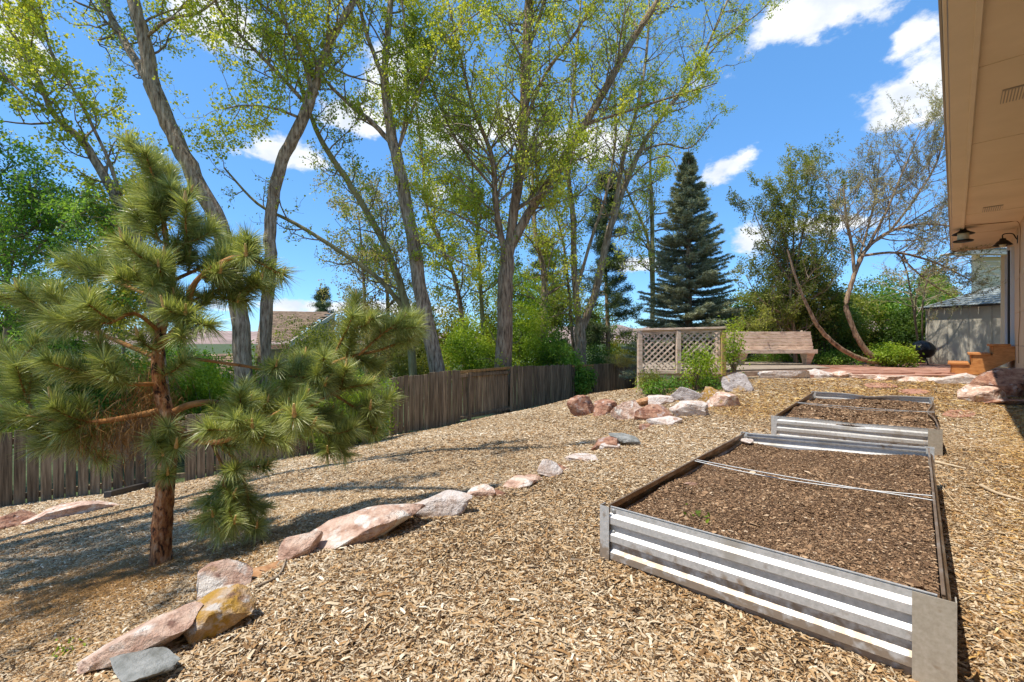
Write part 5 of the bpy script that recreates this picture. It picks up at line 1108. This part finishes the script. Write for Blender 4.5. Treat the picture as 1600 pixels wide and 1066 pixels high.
for pts in ([(1240, 450, 12.6), (1200, 380, 12.5), (1175, 325, 12.4)], [(1240, 430, 12.6), (1260, 340, 12.5), (1275, 270, 12.5)], [(1240, 460, 12.6), (1290, 390, 12.4), (1310, 300, 12.3)], [(1240, 400, 12.6), (1240, 330, 12.6), (1245, 265, 12.6)], [(1240, 500, 12.6), (1190, 470, 12.3), (1165, 430, 12.3)], [(1240, 480, 12.6), (1290, 450, 12.4), (1320, 400, 12.3)],
            [(1240, 420, 12.6), (1215, 340, 12.5), (1205, 300, 12.5)], [(1240, 520, 12.6), (1210, 500, 12.3), (1180, 500, 12)]):
    P, R = t.limb(PX(pts), [.04, .025, .01], 5); t.clothe(P, R, .15, 1, .13, .8, up=.2, kids=(4, 3), gnarl=.12)
t.done('leaf_olive', .06, 3, .04, aspect=.5, thin=.8)
# brushy pale twigs right, above the shed
t = Tree('bare_shrub', W(1480, 560, 13.4), 'tangle of bare pale twigs arching over the shed roof', cat='shrub', bark='bark_twig', twig='twig_pale')
for pts in ([(1440, 575, 13.3), (1430, 480, 12.8), (1450, 420, 12.2), (1500, 400, 11.8)], [(1440, 575, 13.3), (1445, 450, 12.8), (1480, 400, 12.4), (1540, 410, 12)], [(1440, 575, 13.3), (1420, 440, 12.8), (1410, 400, 12.4), (1430, 380, 12)]):
    P, R = t.limb(PX(pts), [.03, .025, .015], 5); t.clothe(P, R, .4, 1, .24, .9, spread=.5, up=-.02, kids=(4, 4), gnarl=.1, leafn=1)
t.done(None)

# ------------------------------------------------------------------ conifers behind
def spray_strips(Q, D, L_, wd, rnd, acc, seg=1):
    """thin blades: base points Q, unit directions D, lengths L_"""
    n = len(Q); h = np.cross(D, RNG.normal(0, 1, (n, 3))); h /= np.linalg.norm(h, axis=1, keepdims=True)+1e-9; h = h*(wd/2)
    tip = Q+D*L_[:, None]; mid = Q+D*(L_*.5)[:, None]; mid[:, 2] += L_*.03
    if seg == 1:
        V = np.stack([Q-h, Q+h, tip+h*.3, tip-h*.3], 1); i = np.arange(n)[:, None]*4; Fc = i+np.array([0, 1, 2, 3]); r = rnd
    else:
        tip[:, 2] -= L_*.06; V = np.stack([Q-h, Q+h, mid+h, mid-h, tip+h*.25, tip-h*.25], 1); i = np.arange(n)[:, None]*6
        Fc = np.concatenate([i+np.array([0, 1, 2, 3]), i+np.array([3, 2, 4, 5])]); r = np.concatenate([rnd, rnd])
    acc.add(V.reshape(-1, 3), Fc, r)
def spruce():
    base = W(1076, 600, 15.0); top = 1.10+(533-236)/F*15; e = empty('spruce_tree', tuple(base), 'tall conical blue green spruce behind the lattice', 'tree'); o = np.array(base)
    ac = Acc(); Ht = top-base[2]; pts = [o+np.array([0, 0, Ht*t_]) for t_ in np.linspace(0, 1.02, 12)]; tube(ac, np.array(pts)-o, np.linspace(.16, .012, 12), 8); ac.build('trunk', 'bark_warm', e, True)
    br = Acc(); nd = Acc(); z = .35
    while z < Ht*.985:
        f = 1-z/Ht; R0 = 2.15*f**.9+.04; nb_ = int(9+9*f)
        for k in range(nb_):
            a_ = RNG.uniform(0, 2*np.pi); R_ = R0*RNG.uniform(.6, 1.15); zz = z+RNG.uniform(-.12, .12)
            lift = (.10-.30*f)*R_; n = 7; tt = np.linspace(0, 1, n); 
            B_ = np.stack([np.cos(a_)*R_*tt, np.sin(a_)*R_*tt, zz+lift*tt+.22*R_*tt**2.2*(.6+.7*(1-f))], -1)
            tube(br, B_, np.linspace(.02*f+.006, .004, n), 3)
            # side twigs and needles
            m = int(24+46*R_); ts = RNG.uniform(.12, 1, m)**.8; Pq = np.stack([np.interp(ts, tt, B_[:, j]) for j in range(3)], -1); dr_ = np.array([math.cos(a_), math.sin(a_), .12]); sdv_ = np.array([-math.sin(a_), math.cos(a_), 0])
            sg = RNG.choice([-1, 1], m); tl = RNG.uniform(.12, .36, m)*(1.15-ts*.7)*min(1, R_*.9+.25); tdir = dr_*.75+sdv_*sg[:, None]*.75+np.array([0, 0, -.10])+RNG.normal(0, .12, (m, 3)); tdir /= np.linalg.norm(tdir, axis=1, keepdims=True)
            for q in range(8):
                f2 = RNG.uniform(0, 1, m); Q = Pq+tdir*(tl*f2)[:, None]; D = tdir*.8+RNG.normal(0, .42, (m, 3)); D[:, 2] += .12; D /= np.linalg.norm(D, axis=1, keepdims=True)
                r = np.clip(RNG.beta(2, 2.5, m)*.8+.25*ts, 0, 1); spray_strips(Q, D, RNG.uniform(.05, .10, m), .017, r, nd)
        z += .165 if f > .2 else .12
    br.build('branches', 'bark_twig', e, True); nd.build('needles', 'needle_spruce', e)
spruce()
def pine_far(px, ytop, ybot, d, w, label, mname='needle_dark', lay=15, name='pine_tree', gap=1.0):
    base = W(px, ybot, d); o = np.array(base); Ht = (ybot-ytop)/F*d; e = empty(name, tuple(base), label, 'tree')
    ac = Acc(); tube(ac, [(0.06*math.sin(t_*7), 0, Ht*t_) for t_ in np.linspace(0, 1, 12)], np.linspace(.13, .02, 12), 8); ac.build('trunk', 'bark_warm', e, True)
    br = Acc(); nd = Acc()
    for k in range(lay):
        z = Ht*(.25+.74*k/(lay-1)); f = 1-(z/Ht); nb_ = 6
        for j in range(nb_):
            a_ = RNG.uniform(0, 6.28); R_ = w*(.35+.75*min(1, f*1.6))*RNG.uniform(.55, 1.1); n = 5; tt = np.linspace(0, 1, n); zz = z+RNG.uniform(-.15, .15)
            B_ = np.stack([np.cos(a_)*R_*tt, np.sin(a_)*R_*tt, zz+.25*R_*tt**2], -1); tube(br, B_, np.linspace(.03, .008, n), 3)
            for c_ in range(6):                                   # needle pads
                t_ = RNG.uniform(.4, 1.02); c0 = np.array([np.interp(t_, tt, B_[:, q]) for q in range(3)])+RNG.normal(0, .12, 3)*np.array([1, 1, .5]); m = 70
                D = RNG.normal(0, 1, (m, 3)); D[:, 2] += .5; D /= np.linalg.norm(D, axis=1, keepdims=True); Q = c0+RNG.normal(0, .09, (m, 3)); spray_strips(Q, D, RNG.uniform(.08, .17, m), .024, RNG.beta(2, 2, m).astype(np.float32), nd)
    br.build('branches', 'bark_warm', e, True); nd.build('needles', mname, e)
pine_far(948, 275, 620, 21, 1.35, 'dark slender pine with layered pads left of the spruce')
pine_far(504, 456, 560, 33, 1.0, 'small distant conifer above the tiled roof', lay=8)
pine_far(850, 380, 600, 26, 1.5, 'dark conifer behind the twin trunks', lay=10)

# ------------------------------------------------------------------ the young pine in front
def front_pine():
    D0 = 3.2; b = hit(252, 882); D0 = b[1]
    e = empty('pine_tree', tuple(b), 'young long needled pine with orange bark in the left foreground', 'tree'); o = np.array(b)
    def Q(px, py, dd=0.): return W(px, py, D0+dd)-o
    # trunk: plated bark
    pts = [Q(252, 900), Q(252, 850), Q(256, 790), Q(261, 735), Q(266, 690), Q(262, 650), Q(250, 605), Q(247, 560), Q(252, 515), Q(262, 470, .03), Q(268, 425, .05), Q(262, 390, .04), Q(256, 350, .0), Q(250, 318), Q(247, 290)]
    P = catmull(np.array(pts), 9); rad = np.interp(np.linspace(0, 1, len(P)), np.linspace(0, 1, 15), [.068, .064, .058, .053, .050, .046, .041, .037, .032, .027, .023, .019, .015, .011, .008])
    n = len(P); sides = 22; ac = Acc(); th_ = np.arange(sides)
    Tn = np.gradient(P, axis=0); Tn /= np.linalg.norm(Tn, axis=1, keepdims=True); A_ = np.cross(Tn, [0, 1, 0.02]); A_ /= np.linalg.norm(A_, axis=1, keepdims=True); B_ = np.cross(Tn, A_)
    th2 = th_*2*np.pi/sides; rr = rad[:, None]*(1+.10*np.sign(np.sin(th2[None, :]*4+np.arange(n)[:, None]*.9+2*np.sin(np.arange(n)[:, None]*.37)))*RNG.uniform(.2, 1, (n, sides))*.6)
    rr[:4] *= np.array([1.35, 1.22, 1.12, 1.05])[:, None]
    V = P[:, None, :]+rr[:, :, None]*(np.cos(th2)[None, :, None]*A_[:, None, :]+np.sin(th2)[None, :, None]*B_[:, None, :])
    i = np.arange(n-1)[:, None]*sides; j = th_[None, :]; j2 = (j+1) % sides; ac.add(V.reshape(-1, 3), np.stack([i+j, i+j2, i+sides+j2, i+sides+j], -1).reshape(-1, 4)); ac.build('trunk', 'bark_pine', e, True)
    limbs = Acc(); nd = Acc(); brown = Acc(); shoots = []
    def limb(pp, r0, r1=.008, cloth=.4, sidek=3):
        L_ = catmull(np.array([Q(*p) for p in pp]), 6); rd = np.linspace(r0, r1, len(L_)); tube(limbs, L_, rd, 7, .05)
        seg = np.linalg.norm(np.diff(L_, axis=0), axis=1).sum(); shoots.append((L_, max(0., 1-cloth/seg), 1.0)); return L_
    def shoot(base, tip, r=.007, cloth=.30, sag=.06):
        g_ = tip+o; gx, gy = 800+F*g_[0]/g_[1], 533-F*(g_[2]-CZ)/g_[1]     # keep the crown open where the young tree has gaps
        if (395 < gx < 540 and 470 < gy < 552) or (305 < gx < 400 and gy < 345) or (gx < 175 and gy < 390) or (400 < gx and gy < 425): return None
        mid = (base+tip)/2+np.array([0, 0, -sag*np.linalg.norm(tip-base)]); L_ = catmull(np.array([base, mid, tip]), 5); tube(limbs, L_, np.linspace(r*1.5, r*.8, len(L_)), 5)
        seg = np.linalg.norm(np.diff(L_, axis=0), axis=1).sum(); shoots.append((L_, max(0., 1-cloth/max(seg, .05)), 1.0)); return L_
    T0 = [P[min(int(k), n-1)] for k in np.linspace(0, n-1, 15)]
    tr = lambda py: P[np.argmin(np.abs((P+o)[:, 2]-(CZ-(py-533)/F*D0)))]
    # main limbs: (start py on trunk, list of (px,py,depth offset)), thickness
    ML = [
        (640, [(262, 648, 0), (300, 632, .02), (345, 630, .05), (410, 645, .12), (470, 640, .2), (530, 610, .25), (580, 600, .3)], .026),
        (650, [(264, 655, 0), (300, 685, -.05), (345, 690, -.1), (400, 665, -.2), (450, 640, -.3), (487, 668, -.35)], .024),
        (690, [(268, 690, 0), (310, 672, .15), (370, 650, .35), (450, 600, .5), (540, 560, .6), (600, 545, .65), (655, 520, .65)], .026),
        (640, [(258, 640, 0), (200, 652, -.05), (140, 660, -.1), (80, 655, -.15), (8, 645, -.2)], .024),
        (600, [(250, 600, 0), (200, 600, -.15), (150, 590, -.3), (110, 570, -.35)], .016),
        (560, [(248, 560, 0), (200, 540, .1), (130, 510, .15), (80, 490, .2), (28, 468, .2)], .02),
        (540, [(248, 540, 0), (272, 520, -.03), (292, 492, -.06), (300, 450, -.08), (330, 420, -.1), (380, 400, -.15), (440, 430, -.2)], .030),
        (520, [(252, 520, 0), (210, 490, -.15), (165, 505, -.3), (122, 480, -.35)], .014),
        (470, [(262, 470, 0), (225, 450, -.1), (212, 425, -.15)], .012),
        (470, [(262, 470, 0), (205, 450, .1), (155, 425, .15), (118, 398, .15)], .016),
        (430, [(268, 440, 0), (300, 425, .1), (345, 405, .15), (378, 378, .2)], .014),
        (450, [(266, 450, 0), (255, 430, -.2), (248, 418, -.3)], .012),
        (400, [(264, 405, 0), (288, 380, 0), (306, 345, .05)], .010), (380, [(262, 385, 0), (232, 362, 0), (208, 345, .05)], .010),
        (345, [(257, 345, 0), (270, 322, 0), (280, 302, 0)], .008), (340, [(257, 340, 0), (236, 312, 0), (222, 292, .02)], .008), (300, [(250, 320, 0), (244, 285, -.02), (238, 262, -.02)], .007),
        (690, [(330, 690, .1), (370, 720, .15), (385, 770, .1), (395, 825, .05)], .014), (690, [(330, 690, .1), (350, 740, .0), (345, 790, -.02), (350, 835, -.05)], .010),
        (660, [(450, 640, .1), (500, 670, .15), (540, 712, .2)], .012), (660, [(400, 650, -.2), (400, 670, -.35), (410, 690, -.4)], .010),
        (560, [(300, 560, .1), (400, 575, .15), (470, 590, .2), (510, 575, .2)], .012), (560, [(300, 470, 0), (345, 455, .05), (385, 470, .1)], .01), (560, [(320, 440, 0), (360, 430, .1), (420, 450, .15)], .01),
        (560, [(560, 555, .5), (600, 520, .5), (630, 500, .5)], .010), (560, [(520, 560, .45), (540, 520, .5), (560, 500, .5)], .010), (640, [(520, 615, .2), (560, 640, .3), (590, 650, .3)], .010), (640, [(60, 655, -.1), (30, 600, -.1), (20, 560, -.1)], .010), (640, [(120, 660, -.1), (100, 690, -.1), (60, 700, -.1)], .008), (540, [(292, 500, -.05), (290, 495, -.25), (290, 492, -.35)], .010),
    ]
    for py, pp, r0 in ML:
        L_ = limb(pp, r0)
        seg = np.linalg.norm(np.diff(L_, axis=0), axis=1).sum(); k = int(2+seg*8.2)
        for q in range(k):                                        # side shoots
            t_ = RNG.uniform(.28, .97); idx = min(int(t_*(len(L_)-1)), len(L_)-2); p0 = L_[idx]; ax = unit(L_[idx+1]-p0); sdv_ = unit(np.cross(ax, RNG.normal(0, 1, 3))); ln = RNG.uniform(.13, .34)*(1.15-.5*t_)
            d_ = unit(ax*.6+sdv_*.75+np.array([0, -.1, .22])); shoot(p0, p0+d_*ln, .006)
    for q in range(17):                                           # shoots on the leader and trunk
        t_ = RNG.uniform(.42, .95); p0 = P[int(t_*(n-1))]; a_ = RNG.uniform(0, 6.28); ln = .05+.34*(1-t_); d_ = unit(np.array([math.cos(a_), math.sin(a_), .55])); shoot(p0, p0+d_*ln, .006)
    for px_, py_, dd in ((255, 712, -.06), (240, 690, -.08), (275, 700, -.08), (262, 668, -.12)): shoot(tr(690), Q(px_, py_, dd-.08), .006, .2)
    shoot(tr(735), Q(262, 742, -.1), .005, .15)
    # needles
    tips = []
    for L_, t0, dens in shoots:
        seg = np.concatenate([[0], np.cumsum(np.linalg.norm(np.diff(L_, axis=0), axis=1))]); tot = seg[-1]; lc = tot*(1-t0); m = int((170+lc*1350)*dens)
        s_ = tot*t0+lc*RNG.beta(1.5, .9, m); B3 = np.stack([np.interp(s_, seg, L_[:, k]) for k in range(3)], -1); ax = unit(L_[-1]-L_[-3]); k = (s_-tot*t0)/lc
        R3 = RNG.normal(0, 1, (m, 3)); R3 -= (R3@ax)[:, None]*ax; R3 /= np.linalg.norm(R3, axis=1, keepdims=True)
        fw = .35+.75*k**2+RNG.normal(0, .12, m); D = ax*fw[:, None]+R3; D[:, 2] -= .10*(1-k); D[:, 2] += .10; D /= np.linalg.norm(D, axis=1, keepdims=True)
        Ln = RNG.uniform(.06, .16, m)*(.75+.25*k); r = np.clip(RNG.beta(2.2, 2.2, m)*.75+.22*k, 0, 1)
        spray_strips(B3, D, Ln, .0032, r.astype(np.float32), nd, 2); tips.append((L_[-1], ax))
    # old brown needles hanging inside on the left
    m = 2200; c0 = np.array([Q(x_, y_, dd) for x_, y_, dd in ((215, 665, 0), (180, 680, -.02), (235, 650, .02), (150, 668, -.05), (245, 625, .05), (225, 600, .1))]); ii = RNG.integers(0, 6, m); Bp = c0[ii]+RNG.normal(0, .09, (m, 3)); D = RNG.normal(0, .5, (m, 3)); D[:, 2] -= .9; D /= np.linalg.norm(D, axis=1, keepdims=True)
    spray_strips(Bp, D, RNG.uniform(.06, .12, m), .003, RNG.uniform(0, 1, m).astype(np.float32), brown, 2)
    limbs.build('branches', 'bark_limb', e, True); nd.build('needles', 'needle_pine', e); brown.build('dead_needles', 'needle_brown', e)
    # candles at the tips
    bm = bmesh.new(); bmesh.ops.create_cone(bm, cap_ends=True, segments=8, radius1=.011, radius2=.004, depth=.06)
    for v in bm.verts: v.co.z += .03
    ex = bmesh.ops.create_icosphere(bm, subdivisions=1, radius=.012); 
    for v in ex['verts']: v.co.z = v.co.z*1.2+.012
    me = bpy.data.meshes.new('candle'); bm.to_mesh(me); bm.free(); me.materials.append(MATS['candle'])
    for k, (tp, ax) in enumerate(tips):
        if k % 2 and k > 24: continue
        d_ = unit(ax*.5+np.array([0, 0, 1.0])); ob = bpy.data.objects.new('candle', me); C.objects.link(ob); ob.parent = e; s_ = RNG.uniform(.8, 1.35)
        ob.matrix_local = Matrix.Translation(tp) @ Vector(d_).to_track_quat('Z', 'Y').to_matrix().to_4x4() @ Matrix.Diagonal((s_, s_, s_*1.1, 1))
front_pine()
# fallen needles under the pine
def litter():
    b = hit(252, 882); n = 11000; a_ = RNG.uniform(0, 2*np.pi, n); q = np.abs(RNG.normal(0, .8, n)); x = b[0]+np.cos(a_)*q*1.2-.25; y = b[1]+np.sin(a_)*q*.9-.25
    k = seg_sd(x, y, ROCKLINE) < -.1; x, y = x[k], y[k]; P = np.stack([x, y, T(x, y)+.012+RNG.uniform(0, .006, len(x))], -1); m = len(x); L_ = RNG.uniform(.03, .09, m)
    o = quad_chips('fallen_needles', P, L_, np.full(m, .0032), 'needle_brown', RNG.uniform(0, 1, m), tilt=.2); tag(o, 'fallen orange brown pine needles on the mulch around the pine', 'pine needles', kind='stuff')
litter()
# a few weeds
for px_, py_, lb in ((105, 965 + 60, 'small green weed in the mulch at the lower left'), (1095, 815, 'tiny green seedling on the soil of the near bed')):
    h_ = hit(px_, py_) if px_ < 1000 else np.array([*W(1095, 815, 2.25)]); bush('weed', tuple(h_), .035, .035, .018, 'leaf_bright', lb, size=.025, n=22, k=2, cat='weed', stems=4)

tris = sum(len(o.data.loops)-2*len(o.data.polygons) for o in bpy.data.objects if o.type == 'MESH')
print('TRIS', tris, 'OBJS', len(bpy.data.objects))
